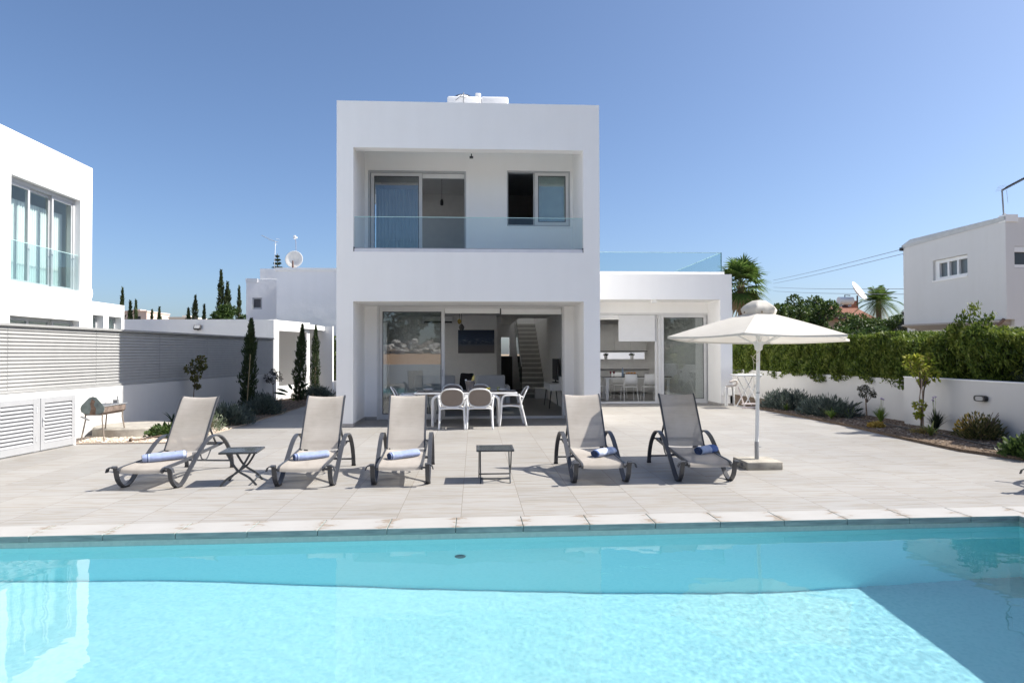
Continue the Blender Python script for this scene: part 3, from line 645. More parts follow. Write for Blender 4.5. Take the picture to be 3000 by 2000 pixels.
vs, fs = [], []
for k in range(6):
    a0, a1 = A0+k*math.pi/3, A0+(k+1)*math.pi/3
    c0, c1 = Vector((math.cos(a0),math.sin(a0),0)), Vector((math.cos(a1),math.sin(a1),0)); o = len(vs)
    for i in range(nr+1):
        f = .13+(1-.13)*i/nr
        for j in range(na+1):
            w = j/na; p = (c0*(1-w)+c1*w)*RIM*f; z = ZA+(ZR-ZA)*(f**1.12)
            sag = math.sin(math.pi*w)*f*f
            p = p*(1-.035*sag); z -= .028*sag*(1-.3*f)
            vs.append(tiltM @ Vector((p.x,p.y,z)))
    # hem
    for j in range(na+1):
        w = j/na; p = (c0*(1-w)+c1*w)*RIM*1.001; sag = math.sin(math.pi*w); p = p*(1-.035*sag)
        vs.append(tiltM @ Vector((p.x,p.y,ZR-.0196*sag-.028+.008*sag)))
    for i in range(nr+1):
        for j in range(na): a = o+i*(na+1)+j; fs.append((a,a+1,a+na+2,a+na+1))
cm.add(vs, fs); co_ = cm.build('canopy', CANVAS, um, angle=22)
# vent cap with turned-up flounce
m = MB(); vs, fs = [], []; n = 72
prof = [(0,2.25),(.09,2.236),(.16,2.20),(.215,2.16),(.248,2.118),(.232,2.06),(.205,2.02)]
for i in range(n):
    a = A0+2*math.pi*i/n; hexr = math.cos(math.pi/6)/math.cos(((a-A0)%(math.pi/3))-math.pi/6); wv = 1+.02*math.sin(a*6+1)+.012*math.sin(a*11)
    for r_, z in prof: vs.append(tiltM @ Vector((r_*(hexr if r_>.1 else 1)*(wv if r_>.18 else 1)*math.cos(a), r_*(hexr if r_>.1 else 1)*(wv if r_>.18 else 1)*math.sin(a), z+(.010*math.sin(a*6+.5) if z<2.1 else 0))))
k = len(prof)
for i in range(n):
    for j in range(k-1): fs.append((i*k+j,((i+1)%n)*k+j,((i+1)%n)*k+j+1,i*k+j+1))
m.add(vs, fs); m.build('vent_cap', CANVAS, um, angle=50)
m = MB()
for q in range(6):
    a = A0+q*math.pi/3+.5
    m.lathe([(0,.004),(.012,.004),(.014,0)],10,T(.222*math.cos(a)+.0,.222*math.sin(a),2.075,a,0,R(75)))
m.build('eyelet', simple('brass_eyelet',(.16,.12,.07),.5), um)
m = MB()
for q in range(6):
    a = A0+q*math.pi/3; e = Vector((math.cos(a)*RIM*.985, math.sin(a)*RIM*.985, ZR-.005)); s_ = Vector((.02*math.cos(a),.02*math.sin(a),2.06))
    m.tube([tiltM@s_, tiltM@e], .009, 6)
m.build('rib', WPLAST, um)
m = MB()
for q in range(6):
    a = A0+q*math.pi/3; e = tiltM@Vector((math.cos(a)*RIM*.5, math.sin(a)*RIM*.5, ZA-.19)); m.tube([Vector((.04+.03*math.cos(a),.03*math.sin(a),1.64)), e], .008, 6)
m.build('strut', WPLAST, um)
m = MB(); m.lathe([(.025,1.56),(.05,1.58),(.055,1.63),(.075,1.66),(.075,1.68),(.03,1.7)],20,T(.036,0,0)); m.build('runner_hub', WPLAST, um, angle=40)
m = MB(); m.tube(smooth_path([(.02,-.03,1.55),(-.06,-.04,1.47),(-.03,-.03,1.40),(.02,-.03,1.44)],6),.004,5); m.tube([(-.09,-.04,1.50),(-.02,-.035,1.44)],.004,5); m.tube([(-.05,-.035,1.42),(-.045,-.035,1.0)],.0025,5); m.build('cord', simple('cord',(.6,.55,.42),.9), um)

# ------------------------------------------------------------------ outdoor dining set
def make_dchair(label, loc, rz):
    t = thing('dining_chair', loc, label, 'chair', 'white armchairs round the outdoor table', rz)
    # faces +y; back at -y
    for s in (-1, 1):
        m = MB(); m.tube(smooth_path([(s*.275,.27,0),(s*.262,.235,.30),(s*.255,.215,.56),(s*.262,.16,.64),(s*.275,.02,.655),(s*.272,-.15,.645)],6), [.021]*6+[.0195]*30 if 0 else .0195, 10); m.build('front_leg', WPLAST, t, smooth=True)
        m = MB(); m.tube(smooth_path([(s*.262,-.30,0),(s*.250,-.235,.28),(s*.252,-.19,.45),(s*.275,-.15,.645),(s*.28,-.135,.655)],6), .021, 10); m.build('rear_leg', WPLAST, t, smooth=True)
    m = MB(); m.rbox(-.225,.225,-.2,.235,.425,.45,.012); m.build('seat', TAUPE_SEAT, t, angle=40)
    m = MB(); m.tube(smooth_path([(-.252,-.205,.38),(-.20,-.215,.418),(0,-.22,.425),(.20,-.215,.418),(.252,-.205,.38)],6),.020,10)
    m.tube(smooth_path([(-.257,.225,.38),(-.20,.235,.418),(0,.24,.425),(.20,.235,.418),(.257,.225,.38)],6),.018,10)
    for s in (-1,1): m.tube(smooth_path([(s*.25,-.215,.405),(s*.25,0,.432),(s*.255,.22,.425)],6),.017,8)
    m.build('seat_frame', WPLAST, t, smooth=True)
    # superellipse back, leaning
    ring = []
    def bp(a, k=1): 
        c, s_ = math.cos(a), math.sin(a); e = 2/2.7
        x = .232*k*math.copysign(abs(c)**e, c); z = .185*k*math.copysign(abs(s_)**e, s_)
        return Vector((x, -.245-.42*z-.05*(1-(x/.25)**2), .635+z))
    pts = [bp(2*math.pi*i/48) for i in range(49)]
    m = MB(); m.tube(pts, .0155, 8, cap=False); m.tube([bp(math.pi+.28), bp(-.28)], .008, 6)
    for s in (-1,1): m.tube(smooth_path([(s*.272,-.155,.64),(s*.25,-.2,.62),(s*.228,-.255,.61)],5),.013,8); m.tube([(s*.252,-.2,.44),(s*.15,-.20,.47)],.012,8)
    bf = m.build('back_frame', WPLAST, t, smooth=True)
    m = MB(); vs, fs = [], []
    rr = [0,.35,.7,.97]
    for q in rr[1:]:
        for i in range(40): vs.append(bp(2*math.pi*i/40, q))
    c = len(vs); vs.append(bp(0,.0))
    for i in range(40):
        fs.append((c,i,(i+1)%40))
        for j in range(2): fs.append((j*40+i,(j+1)*40+i,(j+1)*40+(i+1)%40,j*40+(i+1)%40))
    m.add(vs, fs); m.build('back_panel', TAUPE, t, smooth=True)
    return t
TAUPE_SEAT = simple('seat_panel', (.36,.315,.27), .6, .08)
d0 = make_dchair('white armchair with oval brown back, left one of the pair with backs to the pool', (-.46,13.76,0), R(1))
dup(d0, (.11,13.76,0), R(-1), 'white armchair with oval brown back, right one of the pair with backs to the pool')
dup(d0, (-.5,15.02,0), R(181), 'white armchair at the house side of the outdoor table, nearer the closed glass leaf')
dup(d0, (.11,15.02,0), R(179), 'white armchair at the house side of the outdoor table, right behind the ice bucket')
dup(d0, (.78,14.28,0), R(93), 'white armchair seen side-on at the right end of the outdoor table')
dup(d0, (-1.42,14.4,0), R(-88), 'white armchair at the left end of the outdoor table, mostly hidden by a lounger')
t = thing('dining_table', (-.18,14.5,0), 'long outdoor dining table with brown slatted top and white rounded legs', 'table')
m = MB()
for i in range(6): m.rbox(-1.06,1.06,-.41+.1365*i,-.41+.1365*i+.128,.69,.708,.003)
m.build('slatted_top', TAUPE, t)
m = MB(); m.rbox(-1.085,1.085,-.45,-.415,.672,.712,.012); m.rbox(-1.085,1.085,.415,.45,.672,.712,.012); m.rbox(-1.085,-1.062,-.414,.414,.675,.711,.008); m.rbox(1.062,1.085,-.414,.414,.675,.711,.008); m.build('top_edge', WPLAST, t, angle=40)
m = MB(); m.box(-.9,.9,-.38,-.36,.63,.67).box(-.9,.9,.36,.38,.63,.67); m.build('apron', TAUPE, t)
for s in (-1, 1):
    m = MB(); m.tube(smooth_path([(-.70,s*.42,0),(-.70,s*.42,.35),(-.695,s*.42,.55),(-.63,s*.42,.63),(-.5,s*.42,.65)],6), .031, 12); m.build('leg', WPLAST, t, smooth=True)
    m = MB(); m.tube(smooth_path([(.70,s*.42,0),(.70,s*.42,.35),(.695,s*.42,.55),(.63,s*.42,.63),(.5,s*.42,.65)],6), .031, 12); m.build('leg', WPLAST, t, smooth=True)
    m = MB(); m.tube([(-.52,s*.42,.65),(.52,s*.42,.65)], .026, 10); m.build('leg_rail', WPLAST, t, smooth=True)
TZ = .713
t = thing('ice_bucket', (-.1,14.55,TZ), 'steel ice bucket with two bottles on the outdoor table', 'ice bucket')
m = MB(); m.lathe([(0,.004),(.075,.004),(.105,.22),(.112,.225),(.108,.23),(.098,.222),(.075,.02)],24); m.build('bucket', simple('bucket_steel',(.55,.52,.50),.25,.1,9,0,60,.7), t, angle=50)
m = MB(); m.tube([(.02,.03,.05),(.075,.03,.28),(.09,.035,.345)],[.036,.03,.014],12); m.build('bottle', simple('foil_yellow',(.55,.45,.14),.35), t, smooth=True)
m = MB(); m.tube([(-.02,.0,.05),(-.075,-.01,.2),(-.095,-.01,.26)],[.036,.03,.018],12); m.build('bottle', simple('bottle_label',(.6,.6,.58),.5), t, smooth=True)
def bowl(loc, r, label):
    m = MB(); m.lathe([(0,.004),(r*.45,.004),(r*.8,r*.28),(r,r*.52),(r*.96,r*.53),(r*.75,r*.30),(0,r*.08)],24)
    o = m.build('bowl', WPLAST, None, angle=50); o.location = loc; return tag(o, label, 'bowl', 'white bowls on the outdoor table')
bowl((.60,14.45,TZ), .10, 'small white bowl near the right end of the outdoor table')
bowl((-1.0,14.45,TZ), .12, 'white bowl on the left end of the outdoor table before the glass leaf')
def lemons(loc, label):
    t = thing('flower_posy', loc, label, 'flowers')
    m = MB()
    for i in range(9):
        a = i*2.4; bm = bmesh.new(); bmesh.ops.create_icosphere(bm, subdivisions=2, radius=.022)
        m.bm(bm, T(.045*math.cos(a)*(.3+.1*i/1.2), .045*math.sin(a)*(.3+.08*i), .055+.012*(i%3)))
    m.build('bloom', simple('yellow_bloom',(.75,.62,.10),.7,.2), t, smooth=True)
    m = MB(); m.lathe([(0,0),(.03,0),(.035,.045),(.03,.05)],16); m.build('pot', WHITE, t, angle=40)
lemons((.28,14.2,TZ), 'small pot of yellow flowers at the front edge of the outdoor table')
t = thing('candle_jar', (.52,14.55,TZ), 'small greenish glass jar beside the right white bowl', 'jar')
m = MB(); m.lathe([(0,.003),(.03,.003),(.035,.05),(.028,.085),(.024,.085)],16); m.build('jar', simple('jar_glass',(.25,.28,.12),.15), t, angle=40)
m = MB(); m.lathe([(0,.092),(.03,.092),(.03,.085)],16); m.build('lid', simple('jar_lid',(.5,.45,.2),.4), t)
# ------------------------------------------------------------------ inside the villa
t = thing('sofa', (-.1,18.0,0), 'white low-backed sofa seen from behind through the open doors, black cushions between its backs', 'sofa')
SOFA = simple('white_leather', (.55,.56,.58), .5, .04)
m = MB(); m.rbox(-1.6,1.05,0,.85,.08,.42,.05); m.build('base', SOFA, t, angle=40)
m = MB(); m.rbox(-1.5,-.42,-.12,.1,.10,.95,.04); m.build('back_cushion', SOFA, t, angle=40)
m = MB(); m.rbox(.15,.92,-.12,.1,.10,.95,.04); m.build('back_cushion', SOFA, t, angle=40)
m = MB(); m.rbox(.93,1.06,-.1,.85,.1,.66,.04); m.build('armrest', SOFA, t, angle=40)
BLK = simple('black_cushion_cloth', (.012,.012,.014), .9, .3)
m = MB(); m.rbox(-.38,-.02,-.05,.1,.40,.98,.05,3,T(0,0,0,0,0,R(6))); m.build('cushion', BLK, t, angle=50)
m = MB(); m.rbox(-.1,.2,.0,.14,.40,.99,.05,3,T(0,0,0,0,0,R(-7))); m.build('cushion', BLK, t, angle=50)
# framed seascape: plain sea, beach and sky bands
def seamat():
    m, nt, b = newmat('seascape_print'); tc = N(nt, 'ShaderNodeTexCoord'); sx = N(nt, 'ShaderNodeSeparateXYZ'); nt.links.new(tc.outputs['Generated'], sx.inputs[0])
    n = N(nt, 'ShaderNodeTexNoise', Scale=7.0, Detail=7.0); mp = N(nt, 'ShaderNodeMapping'); mp.inputs['Scale'].default_value = (1.2,1,3.2); nt.links.new(tc.outputs['Generated'], mp.inputs['Vector']); nt.links.new(mp.outputs[0], n.inputs['Vector'])
    base = ramp(nt, sx.outputs[2], [(0,(.17,.16,.16)),(.30,(.13,.13,.15)),(.36,(.10,.12,.16)),(.40,(.03,.05,.09)),(.55,(.03,.06,.12)),(1,(.012,.028,.065))])
    band = ramp(nt, sx.outputs[2], [(.36,(0,0,0)),(.44,(1,1,1)),(.55,(.8,.8,.8)),(.68,(0,0,0))])
    cl = ramp(nt, n.outputs['Fac'], [(.5,(0,0,0)),(.68,(.55,.55,.55))])
    mu = N(nt, 'ShaderNodeMix', data_type='RGBA', blend_type='MULTIPLY'); mu.inputs['Factor'].default_value = 1; nt.links.new(band, mu.inputs['A']); nt.links.new(cl, mu.inputs['B'])
    mx = N(nt, 'ShaderNodeMix', data_type='RGBA'); nt.links.new(mu.outputs['Result'], mx.inputs['Factor']); nt.links.new(base, mx.inputs['A']); mx.inputs['B'].default_value = (.36,.40,.46,1)
    nt.links.new(mx.outputs['Result'], b.inputs['Base Color']); b.inputs['Roughness'].default_value = .5; return m
m = MB(); m.box(-.57,.57,-.035,0,-.365,.365); o = m.build('wall_picture', seamat()); o.location = (.055,20.998,1.905); tag(o, 'wide dark blue seascape canvas on the grey living room wall', 'picture')
t = thing('air_conditioner', (-1.1,20.998,2.55), 'white split air conditioner high on the living room wall', 'air conditioner')
m = MB(); m.rbox(-.5,.42,-.2,0,-.02,.16,.03); m.build('casing', WHITE, t, angle=40); m = MB(); m.box(-.48,.40,-.19,-.03,-.06,-.02); m.build('air_slot', DARK, t)
t = thing('pendant_lamp', (-.42,18.6,2.72), 'twin glass pendant lamp hanging before the picture wall', 'lamp')
m = MB(); m.tube([(0,0,0),(0,0,-.22)],.005,6); m.tube([(.06,.05,0),(.06,.05,-.36)],.005,6); m.build('cable', DARK, t)
m = MB(); m.lathe([(.01,-.22),(.05,-.26),(.06,-.30),(.03,-.36),(0,-.37)],16); m.build('shade', simple('amber_glass',(.45,.32,.08),.2), t, smooth=True)
m = MB(); m.lathe([(.01,-.36),(.06,-.40),(.08,-.46),(.05,-.53),(0,-.54)],16,T(.06,.05,0)); m.build('shade', simple('smoked_shade',(.10,.10,.10),.2), t, smooth=True)
t = thing('television', (2.31,18.9,.70), 'black flat television edge-on on the white console', 'television')
m = MB(); m.rbox(-.03,.03,-.55,.55,.08,.68,.01); m.build('screen', DARK, t); m = MB(); m.box(-.09,.09,-.2,.2,0,.02).box(-.015,.015,-.03,.03,.02,.09); m.build('stand', DARK, t)
t = thing('console_table', (2.25,18.9,0), 'white console with dark splayed legs under the television', 'console')
m = MB(); m.rbox(-.2,.2,-.75,.75,.50,.695,.01); m.build('cabinet', WHITE, t)
for y in (-.65,.65):
    for s in (-1,1):
        m = MB(); m.tube([(s*.14,y*.95,.5),(s*.2,y,0)],[.018,.011],8); m.build('leg', DARK, t)
t = thing('speaker_box', (2.38,18.25,.696), 'small pale box beside the television on the console', 'box')
MB().rbox(-.06,.06,-.08,.08,0,.2,.01).build('case', WHITE, t)
MB().box(-.06,-.062,-.05,.05,.03,.17).build('grille', ALUG, t)
m = MB(); m.rbox(.62,1.05,-.3,.3,0,.012,.004); o = m.build('door_mat', simple('mat_cloth',(.55,.53,.47),.95,.1,20)); o.location = (-.05,17.1,.007); tag(o, 'pale mat on the dark floor just inside the open doors', 'mat')
t = thing('ceiling_pendant', (-.85,17.5,6.3), 'dark bare-bulb pendant hanging in the upstairs bedroom', 'lamp')
m = MB(); m.lathe([(0,0),(.06,0),(.06,-.08),(.03,-.1)],16); m.build('rose', DARK, t); m = MB(); m.tube([(0,0,-.1),(0,0,-.72)],.005,6); m.build('cable', DARK, t); m = MB(); m.lathe([(.02,-.72),(.04,-.76),(.045,-.86),(.03,-.88)],16); m.build('holder', DARK, t)
# kitchen
t = thing('kitchen_units', (5,24.75,0), 'grey kitchen run with wall cupboards above and counter below the slit window', 'kitchen')
KC = simple('kitchen_front', (.52,.515,.50), .45, .04)
m = MB()
for i in range(6): m.box(-2.25+.62*i,-2.25+.62*i+.612,-.05,.35,1.62,2.6)
m.build('wall_cupboard', KC, t)
m = MB(); m.box(-2.26,1.5,-.03,.35,1.585,1.62); m.build('cupboard_base', simple('cupboard_dark_rail',(.22,.22,.22),.5), t)  # darker strip along the underside of the wall cupboards
m = MB()
for i in range(6):
    for j in range(3): m.box(-2.25+.62*i,-2.25+.62*i+.612,-.30,.3,.12+.262*j,.12+.262*j+.255)
m.build('drawer_front', KC, t)
m = MB(); m.box(-2.27,1.5,-.33,.35,.91,.95); m.build('worktop', simple('worktop',(.30,.30,.30),.3), t)
m = MB(); m.tube(smooth_path([(-.35,.15,.95),(-.35,.15,1.2),(-.35,.08,1.28),(-.35,-.02,1.24)],5),.012,8); m.build('tap', STEEL, t)
def pot(loc, label, kind):
    t = thing('potted_plant', loc, label, 'pot plant')
    m = MB(); m.lathe([(0,0),(.05,0),(.07,.13),(.062,.13),(.055,.1),(0,.1)],16); m.build('pot', WHITE if kind else KC, t, angle=40)
    n = 160; P_ = RNG.normal(0,1,(n,3)); P_ /= np.linalg.norm(P_,axis=1)[:,None]; P_ *= RNG.uniform(.03,.12,(n,1)); P_[:,2] = np.abs(P_[:,2])*.9+.14
    m = MB(); m.quads(leafquads(P_, RNG.normal(0,1,(n,3)), .05, .025)); m.build('foliage', HERB, t)
def leafquads(P, D, L, Wd, up=0.0):
    """P centres, D directions -> diamond leaves as quads (4 verts each)"""
    P = np.asarray(P, float); D = np.asarray(D, float); n = len(P)
    D = D/np.maximum(1e-6, np.linalg.norm(D,axis=1))[:,None]
    S = np.cross(D, RNG.normal(0,1,(n,3))); S /= np.maximum(1e-6, np.linalg.norm(S,axis=1))[:,None]
    l = (L*RNG.uniform(.7,1.3,(n,1)))/2; w = (Wd*RNG.uniform(.7,1.3,(n,1)))/2
    return np.stack([P-D*l, P+S*w, P+D*l, P-S*w], 1).reshape(-1,3)
HERB = leafmat('herb_leaf', [(.02,.05,.015),(.035,.07,.02)], .2)
pot((4.95,24.9,1.30), 'small leafy plant in a pot on the slit window sill, left one', 0)
pot((5.95,24.9,1.30), 'spiky plant in a white pot on the slit window sill, right one', 1)
pot((4.05,24.8,.951), 'dark potted herb on the kitchen counter', 1)
t = thing('kitchen_table', (5.3,21.75,0), 'white kitchen table with dark top behind the roller blind', 'table')
m = MB(); m.box(-1.1,1.1,-.42,.42,.74,.76); m.build('table_top', simple('dark_glass',(.03,.03,.03),.15), t); m = MB(); m.box(-1.1,1.1,-.40,.40,.70,.738); m.build('apron', WPLAST, t)
for sx in (-1,1):
    for sy in (-1,1):
        m = MB(); m.rbox(sx*1.0-.045,sx*1.0+.045,sy*.34-.045,sy*.34+.045,.006,.70,.02); m.build('leg', WPLAST, t, angle=40)
def kchair(label, loc, rz):
    t = thing('kitchen_chair', loc, label, 'chair', 'white chairs round the kitchen table', rz)
    m = MB(); m.rbox(-.2,.2,-.2,.21,.44,.46,.008); m.build('seat', WPLAST, t)
    vs = []; m = MB()
    for i in range(9):
        u = -1+i/4
        for z, y in ((.52,-.22),(.68,-.245),(.86,-.27)): vs.append((u*.205, y-.03*(1-u*u), z))
    fs = [(i*3+j,(i+1)*3+j,(i+1)*3+j+1,i*3+j+1) for i in range(8) for j in range(2)]
    m.add(vs, fs); o = m.build('backrest', WPLAST, t, smooth=True); so_ = o.modifiers.new('thick','SOLIDIFY'); so_.thickness = .014
    for sx in (-1,1):
        m = MB(); m.tube([(sx*.22,.22,.006),(sx*.2,.19,.44)],.012,8); m.build('leg', WPLAST, t)
        m = MB(); m.tube([(sx*.23,-.27,.006),(sx*.205,-.2,.46),(sx*.205,-.245,.7)],.012,8); m.build('leg', WPLAST, t)
    return t
k0 = kchair('white kitchen chair seen side-on at the left end of the kitchen table', (4.05,21.6,0), R(-92))
dup(k0, (4.95,21.15,0), R(2), 'white kitchen chair with its back to the garden, under the left half of the blind')
dup(k0, (5.6,21.15,0), R(-1), 'white kitchen chair with its back to the garden, next to the door frame')
dup(k0, (4.9,22.4,0), R(180), 'white kitchen chair on the far side of the kitchen table')
t = thing('fruit_tray', (5.15,21.75,.762), 'dark tray of oranges on the kitchen table', 'tray')
m = MB(); m.box(-.2,.2,-.14,.14,0,.015).box(-.2,-.18,-.14,.14,.015,.09).box(.18,.2,-.14,.14,.015,.09).box(-.18,.18,-.14,-.12,.015,.09); m.build('tray', DARK, t)
m = MB()
for i in range(6): bm = bmesh.new(); bmesh.ops.create_icosphere(bm, subdivisions=2, radius=.045); m.bm(bm, T(-.12+.05*i,.03*(-1)**i,.075+.02*(i%2)))
m.build('orange', simple('orange_peel',(.55,.25,.06),.5), t, smooth=True)
t = thing('water_bottle', (4.85,21.6,.762), 'clear blue plastic bottle on the kitchen table', 'bottle')
m = MB(); m.lathe([(0,0),(.035,0),(.036,.18),(.015,.24),(.014,.27),(0,.27)],16); m.build('body', simple('bottle_blue',(.35,.45,.58),.15), t, smooth=True); m = MB(); m.lathe([(.016,.25),(.016,.28),(0,.28)],12); m.build('cap', simple('cap_blue',(.1,.2,.5),.4), t)
t = thing('wine_glasses', (4.45,21.6,.762), 'pair of dark red wine glasses on the kitchen table', 'glasses')
for x in (0,.11):
    m = MB(); m.lathe([(0,0),(.03,.002),(.006,.01),(.005,.08),(.03,.11),(.034,.15),(.026,.18)],14,T(x,0,0)); m.build('glass', simple('red_glass',(.16,.03,.045),.12), t, smooth=True)

# ------------------------------------------------------------------ left boundary
ang = math.atan(.1); WD = Vector((math.sin(ang), math.cos(ang), 0))     # direction of the boundary wall
WM = Matrix.Translation((-7.46,11.2,0)) @ Matrix.Rotation(-ang,4,'Z')   # local: +y along wall, +x towards the garden
bw = thing('boundary_wall', (0,0,0), 'white rendered garden wall on the left under the grey louvre fence', 'wall')
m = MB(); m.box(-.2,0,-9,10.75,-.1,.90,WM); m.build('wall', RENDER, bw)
m = MB(); m.lathe([(0,.03),(.075,.03),(.085,.0)],20,WM @ T(.0,8.4,.62,0,0,R(90))); m.build('round_light', CHAR, bw)
lf = thing('louvre_fence', (0,0,0), 'long grey aluminium louvre fence on top of the left garden wall', 'fence')
m = MB(); nl = 17
for i in range(nl):
    z = .955+(2.0-.955)*(i+.5)/nl
    for y0_ in range(-4,6):
        ya, yb = y0_*2.15+.003, (y0_+1)*2.15-.003
        if ya > 10.7: continue
        yb = min(yb, 10.7); q = MB(); q.box(-.006,.006,ya,yb,-.0345,.0345); m.add(q.v, q.f, WM @ T(-.09,0,z) @ Matrix.Rotation(R(-25),4,'Y'))
m.build('louvre_blade', LOUV, lf)
m = MB(); m.box(-.14,-.03,-9,10.72,2.005,2.045,WM); m.build('top_rail', LOUV, lf); m = MB(); m.box(-.14,-.03,-9,10.72,.905,.95,WM); m.build('bottom_rail', LOUV, lf)
m = MB()
for y in [-8.6,-6.45,-4.3,-2.15,0,2.15,4.3,6.45,8.6,10.70]: m.box(-.145,-.125,y-.03,y+.03,.95,2.005,WM)
m.build('post', ALUG, lf)
ux = thing('pump_cabinet', (0,0,0), 'low white masonry cabinet with two grey louvred doors against the left wall', 'cabinet')
UM = Matrix.Translation((-6.80,11.80,0)) @ Matrix.Rotation(-R(6.2),4,'Z')     # +x out of the doors, +y to the back
m = MB(); m.box(-.75,-.01,-5.2,0,-.05,.90,UM).box(-.01,.0,-5.2,-3.46,-.05,.90,UM).box(-.01,0,-.045,0,-.05,.9,UM).box(-.01,0,-3.46,-.045,.85,.9,UM); m.build('wall', PLASTER, ux)
def ldoor(y0, y1, handle):
    m = MB(); z0, z1, w = .02, .845, .085
    m.box(-.008,.028,y0,y0+w,z0,z1,UM).box(-.008,.028,y1-w,y1,z0,z1,UM).box(-.008,.028,y0+w,y1-w,z0,z0+w*1.3,UM).box(-.008,.028,y0+w,y1-w,z1-w,z1,UM)
    d_ = m.build('louvre_door', LOUVD, ux, bevel=.003); m = MB(); n = 11
    for i in range(n):
        z = z0+w*1.3+(z1-z0-w*2.3)*(i+.5)/n; q = MB(); q.box(-.004,.004,y0+w+.002,y1-w-.002,-.036,.036); m.add(q.v, q.f, UM @ T(.010,0,z) @ Matrix.Rotation(R(-36),4,'Y'))
    m.build('blade', LOUVD, d_)
    m = MB(); m.box(-.009,-.0085,y0+w,y1-w,z0+w,z1-w,UM); m.build('backing', simple('cabinet_dark',(.12,.12,.12),.9), d_)
    m = MB()
    for z in (.16,.62): m.box(.028,.034,(y1-.03 if handle>0 else y1-.03),(y1-.012),z,z+.09,UM)
    m.build('hinge', ALUG, d_)
    if handle: m = MB(); m.box(.028,.04,y0+.03,y0+.055,.40,.54,UM).box(.04,.052,y0+.025,y0+.09,.49,.505,UM); m.build('handle', ALUG, d_)
ldoor(-.83,-.05,1); ldoor(-1.70,-.90,0); ldoor(-2.55,-1.75,1); ldoor(-3.42,-2.6,0)
m = MB(); m.box(-.008,.02,-.896,-.834,.02,.845,UM); m.build('door_post', LOUVD, ux); m = MB(); m.box(-.008,.02,-1.746,-1.704,.02,.845,UM); m.build('door_post', LOUVD, ux)
# barbecue
bq = thing('barbecue', (-6.60,12.3,.0), 'rusty charcoal barbecue with worn green end plate and four bent legs', 'barbecue')
m = MB()
tr_ = [(-.17,.62),(-.17,.53),(-.12,.485),(.12,.485),(.17,.53),(.17,.62)]
vs = [(x,-.36,z) for x,z in tr_]+[(x,.38,z) for x,z in tr_]; n = 6
m.add(vs, [(i,i+1,n+i+1,n+i) for i in range(5)]+[(0,1,2,3,4,5),(11,10,9,8,7,6)]); o = m.build('trough', RUST, bq); o.modifiers.new('thick','SOLIDIFY').thickness = .008
m = MB(); g_ = [(-.205,.60),(-.185,.655),(-.06,.785),(0,.805),(.06,.79),(.18,.65),(.20,.60),(.185,.54),(.10,.50),(-.12,.50),(-.19,.54)]
m.add([(x,-.375,z) for x,z in g_]+[(x,-.365,z) for x,z in g_], [tuple(range(11)),tuple(range(21,10,-1))]+[(i,11+i,11+(i+1)%11,(i+1)%11) for i in range(11)]); m.build('end_plate', GREENP, bq)
m = MB(); m.add([(x,-.378,z) for x,z in [(-.05,.50),(.05,.49),(.06,.60),(.02,.66),(.045,.73),(-.01,.765),(-.04,.68),(-.02,.6)]], [tuple(range(8))]); m.build('rust_patch', simple('flame_rust',(.22,.14,.095),.9,.4,18), bq)
m = MB(); m.box(-.05,.05,.37,.38,.60,.70); m.tube([(-.18,-.34,.64),(-.18,.4,.64)],.008,6); m.tube([(.18,-.36,.635),(.18,.42,.64)],.012,6)
for i in range(13): m.tube([(-.175,-.32+.055*i,.64),(.175,-.32+.055*i,.64)],.004,5)
m.build('grill_rack', STEEL, bq)
m = MB(); m.tube([(.12,.2,.64),(.12,.2,.78)],.012,6); m.build('spit_holder', STEEL, bq); m = MB(); m.tube([(-.2,-.37,.46),(-.42,-.5,.58)],.008,6); m.build('handle', STEEL, bq); m = MB(); m.tube([(-.2,-.36,.46),(-.05,-.38,.40)],.014,6); m.build('scraper', STEEL, bq)
bmv = MB()
for i in range(40):
    bm = bmesh.new(); bmesh.ops.create_icosphere(bm, subdivisions=1, radius=random.uniform(.018,.034)); bmv.bm(bm, T(random.uniform(-.14,.14),random.uniform(-.3,.34),random.uniform(.56,.635)))
bmv.build('ash', simple('ash',(.24,.22,.21),.95,.3), bq)
for sx, sy in ((-1,-1),(1,-1),(-1,1),(1,1)):
    m = MB(); m.tube([(sx*.145,sy*.33,.55),(sx*.14,sy*.33,.40),(sx*.155,sy*.34,.30),(sx*.20,sy*.37,0)],.0125,8); m.build('leg', simple('weathered_leg',(.24,.20,.16),.8,.3,20), bq)
# concrete cover disc
m = MB(); m.lathe([(0,.165),(.60,.165),(.66,.158),(.685,.135),(.69,0)],56); o = m.build('concrete_cover', CONC, None, angle=35); o.location = (-6.55,13.25,.02); tag(o, 'round concrete cover lying in the gravel behind the barbecue', 'concrete slab')
m = MB(); m.tube(smooth_path([(-5.95,11.98,.05),(-5.8,12.1,.05),(-5.55,12.2,.09),(-5.2,12.35,.10),(-4.9,12.6,.06)],5),[.028]*3+[.012]*40 if 0 else .014,6); m.lathe([(0,-.06),(.03,-.05),(.034,.05),(0,.07)],10,T(-5.97,11.96,.05,R(30),R(80))); o = m.build('fallen_branch', BARK, None, smooth=True); tag(o, 'dry club-ended branch lying on the gravel before the left lounger', 'branch')
